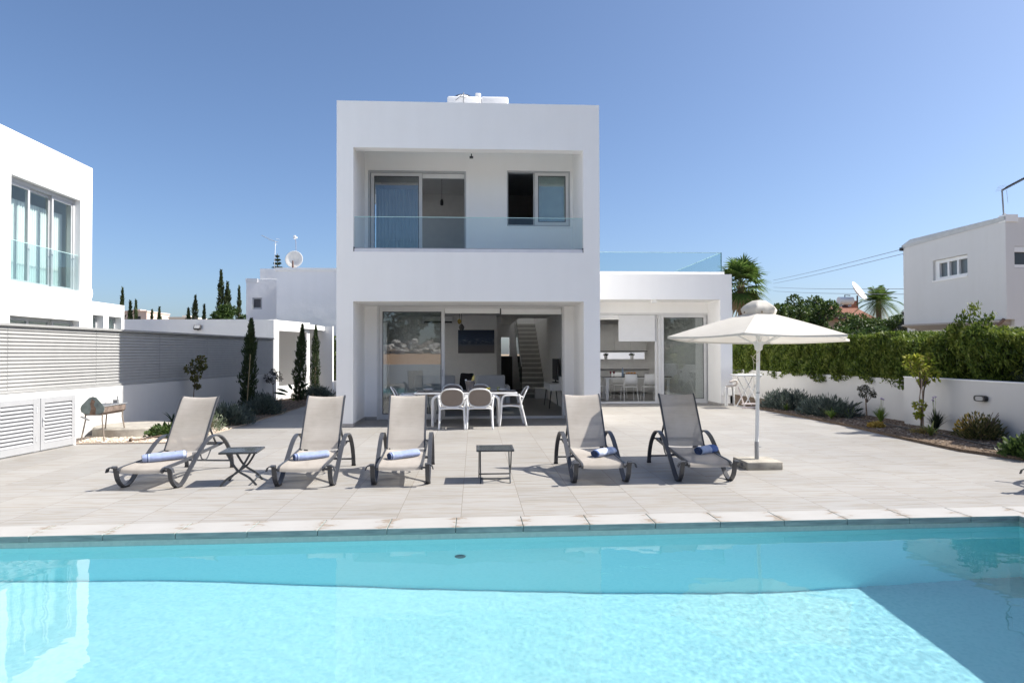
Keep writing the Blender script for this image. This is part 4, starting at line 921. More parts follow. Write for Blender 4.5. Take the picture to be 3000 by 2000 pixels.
# ------------------------------------------------------------------ beds
GRAVEL = soilmat('pale_gravel', [(.42,.33,.25),(.62,.52,.42),(.52,.42,.33),(.68,.60,.52)], 14, 1.0)
MULCH = soilmat('bark_mulch', [(.10,.072,.05),(.22,.165,.12),(.15,.11,.08),(.30,.24,.185)], 12, 1.2)
m = MB(); m.prism([(-7.2,11.82),(-5.25,11.80),(-5.05,12.6),(-4.98,14.3),(-4.93,17.0),(-4.95,20),(-5.5,25.5),(-6.2,26),(-6.6,20)], -.02, .02); struct(m.build('gravel_bed', GRAVEL))
m = MB(); m.prism([(-6.9,15.0),(-5.6,14.0),(-5.0,14.4),(-4.95,17.0),(-4.97,20),(-5.52,25.45),(-6.2,25.9),(-6.55,20)], -.02, .032); struct(m.build('mulch_bed', MULCH))
m = MB(); m.prism([(7.75,19.5),(7.72,17.0),(7.72,13.4),(7.55,11.5),(7.48,9.9),(7.75,9.0),(8.0,6.5),(9.02,6.5),(9.02,13.5),(9.32,13.5),(9.32,24),(7.9,24)], -.02, .045); struct(m.build('planting_bed', MULCH))
def pebbles(name, n, poly, z, rmin, rmax, mat, label=None):
    """scattered stones: stuff"""
    xs_ = [p[0] for p in poly]; ys_ = [p[1] for p in poly]; bm0 = bmesh.new(); bmesh.ops.create_icosphere(bm0, subdivisions=1, radius=1)
    V0 = np.array([v.co[:] for v in bm0.verts]); F0 = [[v.index for v in f.verts] for f in bm0.faces]; bm0.free()
    m = MB(); k = 0
    while k < n:
        x, y = random.uniform(min(xs_),max(xs_)), random.uniform(min(ys_),max(ys_)); ins = False
        for i in range(len(poly)):
            (xa,ya),(xb,yb) = poly[i], poly[i-1]
            if (ya>y)!=(yb>y) and x < (xb-xa)*(y-ya)/(yb-ya)+xa: ins = not ins
        if not ins: continue
        r_ = random.uniform(rmin,rmax); A = np.array(Matrix.Rotation(random.uniform(0,6.3),3,'Z')); S = np.array([r_*random.uniform(.7,1.5), r_*random.uniform(.7,1.2), r_*random.uniform(.45,.8)])
        V = (V0*S*(1+RNG.normal(0,.12,(len(V0),1))))@A.T + np.array([x,y,z])
        o = len(m.v); m.v += V.tolist(); m.f += [tuple(o+i for i in f) for f in F0]; k += 1
    return tag(m.build(name, mat), label, None, None, 'stuff')
pebbles('loose_gravel', 2600, [(-7.0,11.9),(-5.3,11.87),(-5.1,12.6),(-5.05,14.0),(-5.9,14.2),(-6.9,14.6)], .02, .012, .028, leafmat('gravel_stone', [(.42,.33,.26),(.62,.53,.45),(.55,.45,.36),(.70,.64,.57)], 0, .9, .1), 'pale peach gravel between barbecue and deck')
pebbles('mulch_chips', 3600, [(7.74,18.0),(7.74,13.4),(7.58,11.5),(7.52,9.9),(7.78,9.0),(8.0,7),(8.95,7),(8.95,13.4),(9.25,13.6),(9.25,19),(8.0,19)], .045, .010, .026, leafmat('mulch_chip', [(.10,.07,.05),(.19,.14,.10),(.28,.22,.17),(.14,.10,.075),(.36,.30,.25)], 0, .95, .1), 'brown bark mulch in the right planting bed')
pebbles('path_mulch', 900, [(-6.5,15.0),(-5.5,14.2),(-5.05,14.6),(-5.0,17),(-5.05,20),(-5.8,24)], .032, .010, .026, leafmat('mulch_chip_left', [(.12,.09,.07),(.22,.17,.13),(.32,.26,.21)], 0, .95, .1), 'brown mulch in the left planting bed')

# ------------------------------------------------------------------ right boundary
rw = thing('garden_wall', (0,0,0), 'white rendered wall behind the right planting bed, stepping back under the hedge', 'wall')
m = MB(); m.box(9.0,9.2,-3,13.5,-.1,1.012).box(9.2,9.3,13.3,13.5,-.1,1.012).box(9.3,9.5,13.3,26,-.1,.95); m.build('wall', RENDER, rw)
m = MB(); m.box(8.99,9.21,-3,13.51,1.012,1.03); m.build('coping', PLASTER, rw)
t = thing('bulkhead_light', (8.998,11.33,.715), 'oval black bulkhead light on the right white wall', 'wall light')
def oval(y0,y1,z0,z1,x0,x1,k=16):
    q = MB(); pts = []
    for i in range(k):
        a = 2*math.pi*i/k; e = .6; pts.append(((y0+y1)/2+(y1-y0)/2*math.copysign(abs(math.cos(a))**e,math.cos(a)), (z0+z1)/2+(z1-z0)/2*math.copysign(abs(math.sin(a))**e,math.sin(a))))
    n = len(pts); q.add([(x0,y,z) for y,z in pts]+[(x1,y,z) for y,z in pts], [tuple(range(n)),tuple(range(2*n-1,n-1,-1))]+[(i,n+i,n+(i+1)%n,(i+1)%n) for i in range(n)]); return q
oval(-.13,.13,-.055,.055,-.075,0).build('housing', DARK, t); oval(-.10,.075,-.037,.037,-.083,-.075).build('lens', simple('frosted_lens',(.35,.36,.37),.4), t)

# ------------------------------------------------------------------ plants
CYPL = leafmat('cypress_leaf', [(.026,.045,.018),(.042,.066,.024),(.06,.085,.03)], .1)
LAV = leafmat('lavender_leaf', [(.075,.10,.085),(.11,.14,.12),(.15,.18,.155),(.06,.085,.06)], .15)
HEDGEL = leafmat('hedge_leaf', [(.045,.076,.012),(.075,.121,.018),(.122,.18,.026),(.18,.236,.038)], .34)
YELG = leafmat('citrus_leaf', [(.20,.26,.03),(.36,.42,.05),(.48,.48,.08),(.28,.26,.07)], .45)
OLIVE = leafmat('olive_leaf', [(.06,.065,.05),(.10,.10,.08),(.045,.05,.035)], .15)
GRASSL = leafmat('strap_leaf', [(.10,.17,.03),(.16,.25,.045),(.24,.31,.07)], .3)
BIGL = leafmat('banana_leaf', [(.035,.06,.035),(.05,.08,.045)], .2)
GRN = leafmat('bush_leaf', [(.025,.055,.012),(.045,.085,.018),(.075,.12,.03)], .25)
AMBER = leafmat('amber_flower', [(.35,.23,.04),(.5,.35,.08),(.6,.46,.14)], .3)
WHITEF = leafmat('white_flower', [(.36,.37,.30),(.2,.24,.15),(.12,.16,.08)], .3)
DGRN = leafmat('tree_leaf', [(.022,.048,.014),(.045,.085,.02),(.08,.13,.03),(.12,.17,.045)], .3)
PALML = leafmat('palm_leaf', [(.05,.10,.02),(.085,.15,.03),(.13,.19,.05)], .35)

def unit(n):
    d = RNG.normal(0,1,(n,3)); return d/np.linalg.norm(d,axis=1)[:,None]
def clumpcloud(n, clumps, spread):
    """points grouped in clumps: clumps (k,4) = x,y,z,radius"""
    c = np.asarray(clumps); k = RNG.integers(0,len(c),n); d = unit(n)*np.cbrt(RNG.uniform(.25,1,(n,1)))
    return c[k,:3]+d*c[k,3:4]*np.asarray(spread), d
def trunk(pts, r): m = MB(); m.tube(pts, r, 8); return m
def cypress(loc, h, r, label, n=2600, lean=(0,0), stake=False):
    t = thing('cypress', loc, label, 'cypress', 'slim young cypresses by the left wall')
    m = trunk([(0,0,0),(lean[0]*.5,lean[1]*.5,h*.5),(lean[0],lean[1],h*.95)], [.03,.02,.004]); m.build('trunk', BARK, t)
    u = RNG.uniform(.03,1,n)**.9; th = RNG.uniform(0,6.283,n)
    prof = r*np.interp(u,[0,.08,.3,.55,.8,.93,1],[.35,.85,1,.85,.62,.3,.04])*(1+.24*np.sin(u*19+th*2)+.2*np.sin(u*43+3*th+loc[0])+RNG.normal(0,.1,n))
    q = prof*np.sqrt(RNG.uniform(.15,1,n))
    P_ = np.stack([q*np.cos(th)+lean[0]*u, q*np.sin(th)+lean[1]*u, u*h], 1); D = np.stack([np.cos(th)*.45,np.sin(th)*.45,np.ones(n)],1)+RNG.normal(0,.25,(n,3))
    m = MB(); m.quads(leafquads(P_, D, .11, .03)); m.build('foliage', CYPL, t)
    if stake: m = MB(); m.tube([(.06,-.2,0),(.16,-.2,h*.62)],.011,6); m.build('stake', simple('cane',(.42,.34,.2),.8), t)
cypress((-6.02,18.0,0), 2.46, .20, 'young cypress with a cane stake, tallest on the left, before the louvre fence', 3400, (.12,0), True)
cypress((-5.52,21.2,0), 2.45, .185, 'young cypress in front of the white carport opening', 2600, (.14,0))
cypress((-5.80,24.6,0), 2.55, .17, 'young cypress farthest from the pool, beside the white carport post', 2200, (.03,0))
def mound(loc, rx, ry, h, label, mat=LAV, n=2600, L=.12, Wd=.02, group='grey-green lavender mounds', name='lavender_bush', cat='shrub'):
    t = thing(name, loc, label, cat, group)
    d = unit(n); d[:,2] = np.abs(d[:,2]); q = RNG.uniform(.55,1,(n,1))*(1+.16*np.sin(7*np.arctan2(d[:,1],d[:,0]))[:,None])
    P_ = d*q*np.array([rx,ry,h]); D = d*np.array([1,1,1.2])+RNG.normal(0,.35,(n,3))+np.array([0,0,.5])
    m = MB(); m.quads(leafquads(P_, D, L, Wd)); m.build('foliage', mat, t)
    m = MB()
    for i in range(14):
        a = random.uniform(0,6.28); m.tube([(0,0,0),(rx*.5*math.cos(a),ry*.5*math.sin(a),h*.6)],.006,4)
    m.build('stem', BARK, t)
mound((-5.38,14.75,.03), .62, .5, .42, 'grey-green lavender mound nearest the pool on the left, by the shaded path')
mound((-5.35,17.15,.03), .52, .5, .42, 'grey-green lavender mound in the middle of the left bed beside the shaded path')
mound((-5.9,18.6,.03), .5, .5, .45, 'grey-green lavender mound at the foot of the staked cypress')
mound((-5.35,22.6,.03), .75, .6, .42, 'grey-green lavender mound at the far end of the left bed, near the carport post')
mound((8.38,17.4,.04), .62, 1.1, .50, 'large grey-green lavender mound in the right bed, nearest the wing', n=4200)
mound((8.42,15.5,.04), .58, .95, .44, 'grey-green lavender mound in the right bed, next to the bare mulch', n=3800)
mound((-5.55,12.75,.02), .50, .42, .24, 'low leafy green bush on the gravel behind the left lounger', GRN, 1300, .075, .05, None, 'ground_cover_bush', 'bush')
mound((-5.25,13.5,.02), .36, .36, .36, 'pale variegated bush behind the backrest of the farthest left lounger', WHITEF, 800, .05, .025, None, 'variegated_bush', 'bush')
mound((7.98,12.85,.05), .16, .14, .11, 'clump of amber yellow flowers before the strap-leaved plant', AMBER, 500, .05, .035, None, 'amber_flowers', 'flowers')
mound((7.95,9.15,.05), .34, .4, .30, 'dark green bush at the right picture edge, at the corner of the bed', DGRN, 1100, .07, .04, None, 'dark_bush', 'bush')
mound((8.3,11.9,.05), .22, .3, .07, 'flat yellowish ground cover on the mulch under the lemon sapling', leafmat('dry_cover',[(.22,.17,.05),(.30,.24,.09)],.2), 400, .04, .02, None, 'ground_cover', 'ground cover')
def sapling(loc, h, trunkpts, clumps, mat, n, L, Wd, label, name='sapling', cat='sapling'):
    t = thing(name, loc, label, cat)
    for i, tp in enumerate(trunkpts): trunk(tp[0], tp[1]).build('trunk', BARK if i == 0 else simple('cane_stake',(.40,.30,.24),.85), t)
    P_, D = clumpcloud(n, clumps, (1,1,.9)); m = MB(); m.quads(leafquads(P_, D+RNG.normal(0,.6,(n,3))+np.array([0,0,-.2]), L, Wd)); m.build('foliage', mat, t)
    m = MB()
    for c in clumps: m.tube([(0,0,h*.55),(c[0]*.6,c[1]*.6,(h*.55+c[2])/2+.03),(c[0],c[1],c[2])],[.009,.006,.003],5)
    m.build('branch', BARK, t)
sapling((8.53,12.3,.04), 1.45, [([(0,0,0),(.02,0,.4),(.06,0,.75),(.10,0,.95)],[.022,.018,.015,.01]),([(.03,-.03,0),(-.0,-.03,1.0)],[.010,.010])],
    [(.0,0,1.13,.17),(-.17,.05,1.27,.14),(.17,0,1.28,.13),(.22,-.02,1.05,.16),(-.08,-.05,1.38,.09),(.12,.1,.92,.1),(.02,.0,1.22,.14),(.22,.05,1.42,.07),(-.25,.0,1.38,.06),(-.02,0,.48,.12),(-.05,0,.30,.08)], YELG, 900, .085, .045, 'yellow-green lemon sapling tied to a cane before the right white wall')
sapling((8.62,14.2,.04), .72, [([(0,0,0),(-.02,0,.25),(-.03,0,.48)],[.017,.015,.012])],
    [(0,0,.60,.12),(-.10,0,.58,.09),(.09,0,.64,.10),(0,.05,.72,.07),(-.16,0,.70,.06),(.16,0,.55,.06)], OLIVE, 420, .07, .018, 'small round-headed olive standard in the right bed', 'olive_standard', 'olive tree')
sapling((-6.63,16.2,.03), 1.45, [([(0,0,0),(-.02,0,.5),(.0,0,.85)],[.016,.012,.008])],
    [(-.10,0,1.15,.14),(.02,0,1.28,.14),(.16,0,1.38,.12),(.08,0,1.05,.13),(.0,0,.92,.09),(.05,0,.74,.08),(.2,0,1.22,.09)], leafmat('sapling_leaf',[(.06,.075,.015),(.12,.13,.025),(.17,.15,.045),(.09,.075,.03)],.3), 420, .085, .05, 'thin leafy sapling in the shade before the left louvre fence')
sapling((-6.2,20.9,.03), 1.0, [([(0,0,0),(.01,0,.4),(.0,0,.62)],[.016,.012,.010])],
    [(0,0,.80,.17),(-.15,0,.78,.14),(.15,0,.85,.14),(0,.05,.95,.12),(-.12,0,.68,.1),(.2,0,.74,.1)], leafmat('dark_olive_leaf',[(.028,.026,.024),(.05,.045,.04)],.1), 520, .075, .02, 'small dark olive standard in the shade between the two left cypresses', 'olive_standard', 'olive tree')
def strap(loc, n, L, spreadr, wd, mat, label, name='strap_plant', cat='plant', flowers=None, droop=.5, kinds=1):
    t = thing(name, loc, label, cat)
    m = MB()
    for i in range(n):
        a = random.uniform(0,6.283); l = L*random.uniform(.6,1.05); s_ = random.uniform(.1,1)*spreadr; k = 6; vs = []
        for j in range(k+1):
            u = j/k; rr = s_*u**1.3; z = l*(u-droop*.75*s_/spreadr*u**2.6); w = wd*(1-u**2.2)*.5+.001
            vs += [(rr*math.cos(a)-w*math.sin(a), rr*math.sin(a)+w*math.cos(a), z),(rr*math.cos(a)+w*math.sin(a), rr*math.sin(a)-w*math.cos(a), z)]
        m.add(vs, [(2*j,2*j+1,2*j+3,2*j+2) for j in range(k)])
    m.build('leaves', mat, t, smooth=True)
    if flowers:
        m = MB(); f = MB()
        for i in range(flowers):
            a = random.uniform(0,6.28); r_ = random.uniform(.02,.12); zt = L*random.uniform(1.15,1.4); m.tube([(0,0,0),(r_*math.cos(a),r_*math.sin(a),zt)],.003,4)
            bm = bmesh.new(); bmesh.ops.create_icosphere(bm, subdivisions=1, radius=.02); f.bm(bm, T(r_*math.cos(a),r_*math.sin(a),zt))
        m.build('flower_stem', GRASSL, t); f.build('flower', simple('mauve_flower',(.42,.34,.5),.8,.15), t)
    return t
strap((8.55,13.6,.04), 130, .40, .25, .018, GRASSL, 'bright green strap-leaved plant behind the amber flowers', flowers=3)
strap((8.72,12.15,.04), 150, .46, .30, .018, leafmat('dark_strap',[(.03,.045,.025),(.05,.07,.035)],.2), 'dark green strap-leaved plant with mauve flowers right of the lemon sapling', flowers=4)
strap((8.12,11.45,.05), 22, .30, .30, .05, leafmat('agave_leaf',[(.17,.22,.06),(.33,.34,.12),(.12,.18,.05)],.25), 'pale striped agave at the front of the right bed below the lemon sapling', 'agave', droop=.6)
strap((8.0,14.55,.04), 34, .30, .26, .02, GRASSL, 'small spiky plant at the deck edge before the second lavender mound')
strap((8.0,16.7,.04), 22, .24, .2, .02, GRASSL, 'tiny spiky plant at the deck edge before the first lavender mound')
strap((-6.55,14.9,.02), 14, .42, .30, .05, BIGL, 'dark strap-leaved plant behind the farthest left lounger backrest')
def birdplant(loc, label, s=1.0):
    t = thing('broad_leaf_plant', loc, label, 'plant'); st_ = MB(); m = MB()
    for a, l, lean in [(0.2,.42,.22),(2.9,.30,.26),(2.6,.40,.10),(3.3,.22,.30),(-.3,.26,.22)]:
        l *= s; lean *= s; b = Vector((lean*.5*math.cos(a), .4*lean*math.sin(a), l*.6)); e = Vector((lean*1.5*math.cos(a), .5*lean*math.sin(a), l))
        st_.tube([(0,0,0), b*.6, b], [.008,.006,.005], 5)
        d = (e-b); s_ = Vector((0,1,0)).cross(d).normalized()*.5+Vector((0,.4,0)); vs = []
        for j in range(7):
            u = j/6; w = .045*s*math.sin(math.pi*(.08+.92*u))*1.2; p = b+d*u-Vector((0,0,.05*u*u)); vs += [p-s_*w, p+s_*w]
        m.add(vs, [(2*j,2*j+1,2*j+3,2*j+2) for j in range(6)])
    st_.build('stem', GRASSL, t); m.build('leaves', BIGL, t, smooth=True)
birdplant((8.55,14.75,.04), 'small broad-leaved plant beside the olive standard in the right bed')
birdplant((-5.75,21.6,.03), 'broad-leaved plant in the shade beside the carport cypress', 1.5)
def shrub(loc, label):
    t = thing('flowering_shrub', loc, label, 'shrub'); n = 1500
    d = unit(n); d[:,2] = np.abs(d[:,2])*.9+.1; q = RNG.uniform(.35,1,(n,1)); P_ = d*q*np.array([.40,.42,.46]); P_[:,0] *= 1
    yel = (P_[:,0]+P_[:,1]*.7 < -.10) & (P_[:,2] > .12) if 0 else (P_[:,1] > .06) & (P_[:,2] > .14)
    D = d+RNG.normal(0,.3,(n,3))+np.array([0,0,.4])
    m = MB(); m.quads(leafquads(P_[~yel], D[~yel], .085, .024)); m.build('foliage', leafmat('shrub_leaf',[(.06,.075,.022),(.11,.12,.04),(.17,.16,.06),(.24,.20,.09)],.35), t)
    m = MB(); m.quads(leafquads(P_[yel], D[yel], .075, .03)); m.build('flower', AMBER, t)
    m = MB()
    for i in range(16): a = random.uniform(0,6.28); m.tube([(0,0,0),(.28*math.cos(a),.28*math.sin(a),random.uniform(.3,.52))],.006,4)
    m.build('stem', BARK, t)
shrub((8.62,10.95,.05), 'rounded shrub with yellow blooms on its left, below the oval wall light')
# irrigation hose
m = MB(); m.tube(smooth_path([(8.1,6.8,.06),(8.25,9.0,.06),(8.1,10.0,.07),(8.3,11.2,.06),(8.35,12.4,.07),(8.5,13.5,.06),(8.4,15,.06)],8),.011,6); tag(m.build('irrigation_hose', DARK), 'thin black irrigation hose snaking over the mulch of the right bed', 'hose')

# hedge: one clipped mass
hg = thing('hedge', (0,0,0), 'tall dense green conifer hedge above the right white wall', 'hedge')
n = 95000
y = RNG.uniform(7.5,26.5,n); q = RNG.uniform(0,1,n); face = RNG.uniform(0,1,n) < .68
def vnoise(a, b, s, o=0): return np.array([noise.noise(Vector((a_*s,b_*s,o))) for a_, b_ in zip(a,b)])
topz = 1.86-.14*np.clip((11.6-y)/1.2,0,1)+.07*np.sin(y*1.7)+.13*vnoise(y,y*0,.9,2)+.16*np.maximum(0,vnoise(y,y*0,2.3,5))
topz += .13*np.maximum(0,vnoise(y,y*0,6.5,9))+np.where(face,.50*np.exp(-((y-12.3)/.13)**2)+.34*np.exp(-((y-11.9)/.10)**2),0)+.16*np.exp(-((y-14.8)/.3)**2)+.2*np.exp(-((y-21.2)/.3)**2)
botz = np.where(y<13.45, 1.03, .84+.07*np.sin(y*2.1)+.05*np.sin(y*5.3))
z = botz+(topz-botz)*np.where(face, q, 1-.25*q**2)
bul = .30*vnoise(y,z,1.4,1)+.22*vnoise(y,z*.55,4.2,4)
xf = np.where(y<13.45, 9.30, 9.22)+bul+.22*((z-botz)/(topz-botz))**2*.6; xf = np.where(z-botz < .15, np.maximum(xf, 9.2), xf)
x = np.where(face, xf+RNG.uniform(0,.25,n), xf+RNG.uniform(0,1.2,n))
x = np.where((y<13.6)&(z<1.06), np.maximum(x,9.24), x)
D = np.stack([np.full(n,-.30),RNG.normal(0,.45,n),np.full(n,.85)],1)+RNG.normal(0,.62,(n,3)); lite = vnoise(y,z,2.3,8)+RNG.normal(0,.12,n) > .02
P_ = np.stack([x,y,z],1); m = MB(); m.quads(leafquads(P_[~lite], D[~lite], .105, .03)); m.build('foliage', HEDGEL, hg); m = MB(); m.quads(leafquads(P_[lite], D[lite], .10, .03)); m.build('young_foliage', leafmat('hedge_young_leaf', [(.065,.10,.015),(.11,.155,.022),(.16,.205,.032),(.21,.245,.05)], .35), hg)
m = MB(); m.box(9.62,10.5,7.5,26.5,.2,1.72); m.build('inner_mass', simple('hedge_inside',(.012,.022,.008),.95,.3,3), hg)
m = MB()
for i in range(40): yy = 8+.46*i; m.tube([(9.7,yy,0),(9.66,yy+.05,1.7)],.025,5)
m.build('stem', BARK, hg)
def tree(loc, h, clumps, n, L, mat, label, name='tree', cat='tree', group=None, spread=(1,1,.85), tr=.12):
    t = thing(name, loc, label, cat, group)
    c = np.asarray(clumps); m = MB(); m.tube([(0,0,0),(0,0,h*.35),(.1,0,h*.6)],[tr,tr*.8,tr*.5],8)
    for k in c: m.tube([(0,0,h*.35),(k[0]*.5,k[1]*.5,(h*.35+k[2])/2),(k[0],k[1],k[2])],[tr*.45,tr*.3,tr*.12],5)
    m.build('trunk', BARK, t)
    P_, d = clumpcloud(n, clumps, spread); m = MB(); m.quads(leafquads(P_, d+RNG.normal(0,.7,(n,3)), L, L*.42)); m.build('crown', mat, t); return t
def rclumps(k, rx, ry, z0, z1, rmin, rmax):
    return [(RNG.uniform(-rx,rx)*(1-.35*abs(2*u-1)), RNG.uniform(-ry,ry), z0+(z1-z0)*u, RNG.uniform(rmin,rmax)) for u in RNG.uniform(0,1,k)]
tree((23.3,45,0), 5.9, rclumps(26,1.9,1.5,2.4,5.2,.45,.85), 9000, .24, DGRN, 'round dark green leafy tree behind the parasol top', 'garden_tree', tr=.16)
tree((19.6,42,0), 5.0, rclumps(26,2.0,1.2,2.0,4.5,.4,.7), 7000, .22, DGRN, 'lower green tree between the palm and the round tree', 'garden_tree', tr=.12)
tree((26.9,46,0), 3.9, rclumps(18,1.6,1.2,1.4,3.2,.4,.7), 4500, .22, DGRN, 'dark bushy tree in front of the red-roofed house', 'garden_tree', tr=.12)
for tx, th_, lb in ((24.9,4.1,'leafy green scrub tree under the tilted dish'),(26.6,3.9,'leafy green scrub tree between the dish and the feathery palm'),(28.4,4.2,'leafy green scrub tree at the left edge of the right neighbour house')):
    tree((tx,43,0), th_, rclumps(18,1.2,1.0,1.6,th_-.5,.35,.6), 4200, .2, GRN if tx < 26 else DGRN, lb, 'scrub_tree', tr=.1)
tree((26.4,39,0), 4.5, rclumps(14,1.3,1.0,2.2,4.2,.35,.6), 2600, .22, OLIVE, 'grey-green olive tree beside the right neighbour house', 'olive_tree', tr=.12)
tree((30.6,51,0), 4.9, rclumps(16,1.5,1.0,2.0,4.2,.4,.7), 3800, .24, DGRN, 'dark scrubby tree hiding the left half of the red roof', 'garden_tree', tr=.12)
tree((38.0,54,0), 5.6, rclumps(20,2.4,1.0,2.2,4.9,.4,.75), 4200, .24, OLIVE, 'grey-green scrub between the feathery palm and the right neighbour house', 'garden_tree', tr=.12)
tree((22.3,37,0), 3.2, rclumps(16,1.9,1.0,1.2,2.7,.4,.7), 4000, .2, GRN, 'bushy shrub tree above the hedge left of the right neighbour house', 'garden_tree', tr=.1)
def palm(loc, h, fr, L, label, n=26, name='fan_palm', fan=True):
    t = thing(name, loc, label, 'palm tree')
    m = MB(); m.tube([(0,0,0),(.05,0,h*.5),(0,0,h)],[.26,.22,.20],12); m.build('trunk', simple('palm_bark',(.15,.10,.075),.95,.35,16,.9,30), t)
    m = MB(); st_ = MB(); dead = MB()
    for i in range(n):
        a = i*2.399+random.uniform(-.2,.2); el = R(82-150*i/n); l = fr*random.uniform(.8,1.1)
        d = Vector((math.cos(a)*math.cos(el), math.sin(a)*math.cos(el), math.sin(el))); b = Vector((0,0,h)); e = b+d*l*.55-Vector((0,0,.10*l*(1-math.sin(el))))
        st_.tube([b,(b+e)/2+Vector((0,0,.05)),e],[.03,.02,.012],5)
        sd_ = d.cross(Vector((0,0,1))); sd_ = sd_.normalized() if sd_.length>.05 else Vector((1,0,0)); nn = sd_.cross(d); tgt = dead if i > n*.84 else m
        if fan:
            k = 20
            for j in range(k):
                b_ = R(-105+210*j/(k-1)); dr = (d*math.cos(b_)+sd_*math.sin(b_)).normalized(); ll = L*random.uniform(.85,1.1)*(1-.18*abs(math.sin(b_))); w = nn.cross(dr).normalized() if nn.cross(dr).length>.01 else sd_
                w = dr.cross(nn).normalized()*.035*L/.8; p1 = e+dr*ll*.55-Vector((0,0,.05*ll)); p2 = e+dr*ll-Vector((0,0,.30*ll))
                tgt.add([e-w*.4,e+w*.4,p1+w,p1-w],[(0,1,2,3)]); tgt.add([p1-w,p1+w,p2+w*.15,p2-w*.15],[(0,1,2,3)])
        else:
            k = 26
            for j in range(k):
                u = .15+.85*j/(k-1)
                for s_ in (-1,1):
                    p = b+d*l*u-Vector((0,0,.75*l*u*u*(1-.6*math.sin(el)))); dr = (sd_*s_+d*.6-Vector((0,0,.5))).normalized(); ll = L*(1-.6*u); w = d*.02
                    tgt.add([p-w,p+w,p+dr*ll+w*.3,p+dr*ll-w*.3],[(0,1,2,3)])
    m.build('fronds', PALML, t); st_.build('leaf_stalk', simple('stalk_green',(.10,.13,.04),.7), t)
    if dead.v: dead.build('dry_fronds', leafmat('dry_frond',[(.25,.19,.10),(.34,.27,.16)],.2), t)
palm((15.55,38,0), 5.6, 1.6, 1.2, 'tall fan palm rising behind the right end of the glazed wing', 38)
palm((34.5,55,0), 5.9, 2.0, .8, 'feathery palm beside the satellite dish on the red roof', 44, 'feather_palm', False)
# left background trees
def farcyp(x, y, h, r, label, n=700, z0=0):
    t = thing('tall_cypress', (x,y,z0), label, 'cypress', 'distant cypresses on the left skyline')
    m = trunk([(0,0,0),(0,0,h*.9)],[.15,.03]); m.build('trunk', BARK, t)
    u = RNG.uniform(.05,1,n); th = RNG.uniform(0,6.283,n); prof = r*np.interp(u,[0,.1,.4,.7,.9,1],[.5,1,.95,.62,.28,.05])*(1+.25*np.sin(u*31+th*2)); q = prof*np.sqrt(RNG.uniform(.1,1,n))
    P_ = np.stack([q*np.cos(th),q*np.sin(th),u*h],1); D = np.stack([np.cos(th)*.4,np.sin(th)*.4,np.ones(n)],1)+RNG.normal(0,.25,(n,3))
    m = MB(); m.quads(leafquads(P_, D, .5, .14)); m.build('foliage', CYPL, t)
for x, h, r, lb in [(-38.45,8.75,.40,'slender distant cypress just right of the left annex roof'),(-37.6,7.3,.45,'short distant cypress second from the left annex roof'),(-37.0,7.4,.28,'thin distant cypress against the pink far building'),(-35.3,6.3,.30,'small distant cypress left of the far white roofs'),
    (-34.5,6.6,.32,'small distant cypress between the far white roofs'),(-31.4,6.5,.48,'squat distant cypress left of the tallest middle one'),(-30.65,7.9,.60,'pointed distant cypress in the middle of the left skyline'),(-29.7,6.9,.32,'narrow distant cypress left of the bushy tree'),
    (-27.9,10.7,.62,'tallest distant cypress, next to the left neighbour house'),(-27.2,9.4,.72,'broad distant cypress touching the tallest one'),(-25.95,9.0,.42,'thin distant cypress right behind the neighbour house edge')]:
    farcyp(x, 75, h, r, lb, 1300 if h > 9 else 650)
tree((-19.75,55,0), 5.8, rclumps(22,1.25,1.0,2.6,5.2,.35,.65), 6000, .26, GRN, 'bushy green tree left of the rear neighbour house', 'garden_tree', tr=.12)
# norfolk pine: tiers of drooping branches
t = thing('norfolk_pine', (-17.45,60,0), 'tiered norfolk pine rising behind the roof beside the satellite dish', 'pine tree')
trunk([(0,0,0),(0,0,10.4)],[.2,.03]).build('trunk', BARK, t); m = MB()
for k in range(12):
    z = 10.2-.30*k-.012*k*k; rr = .12+.095*k
    for j in range(9):
        a = j*.698+k*.35; P_ = np.stack([np.linspace(.05,rr,12)*math.cos(a), np.linspace(.05,rr,12)*math.sin(a), z-.05+.12*np.linspace(0,1,12)**2*rr],1); P_ = np.repeat(P_,3,0)+RNG.normal(0,.03,(36,3))
        m.quads(leafquads(P_, RNG.normal(0,.5,(36,3))+np.array([math.cos(a),math.sin(a),.5]), .2, .07))
m.build('fronds', CYPL, t)
# ------------------------------------------------------------------ left neighbour villa
nl = thing('neighbour_house', (-10.4,18.7,0), 'sunlit white two-storey house at the left edge with a tall three-part window', 'house')
NI = Matrix.Translation((10.4,-18.7,0))
def hb(parent, inv, boxes, name, mat):
    m = MB(); [m.box(*q) for q in boxes]; o = m.build(name, mat); o.parent = parent; o.matrix_parent_inverse = inv; return o
X0 = -10.4
hb(nl, NI, [(X0-.3,X0,2,15.52,0,6.6),(X0-.3,X0,18.16,18.7,0,6.6),(X0-.3,X0,15.52,18.16,5.6,6.6),(X0-.3,X0,15.52,18.16,2.42,3.16),(X0-.3,X0,15.52,18.16,0,.5),(X0-9,X0-.3,18.45,18.7,0,6.6),(X0-9,X0-.3,2,2.25,0,6.6),(X0-9,X0-8.7,2.25,18.45,0,6.6)], 'wall', PLASTER)
hb(nl, NI, [(X0-8.7,X0-.3,2.25,18.45,6.2,6.45)], 'roof', PLASTER)
hb(nl, NI, [(X0-8.7,X0-.3,2.25,18.45,2.75,3.1)], 'upper_floor', PLASTER)
CLOTH = simple('white_curtain', (.76,.78,.78), .9, .03)
NGLASS = glassmat('neighbour_glass', (.92,.965,.955), .05)
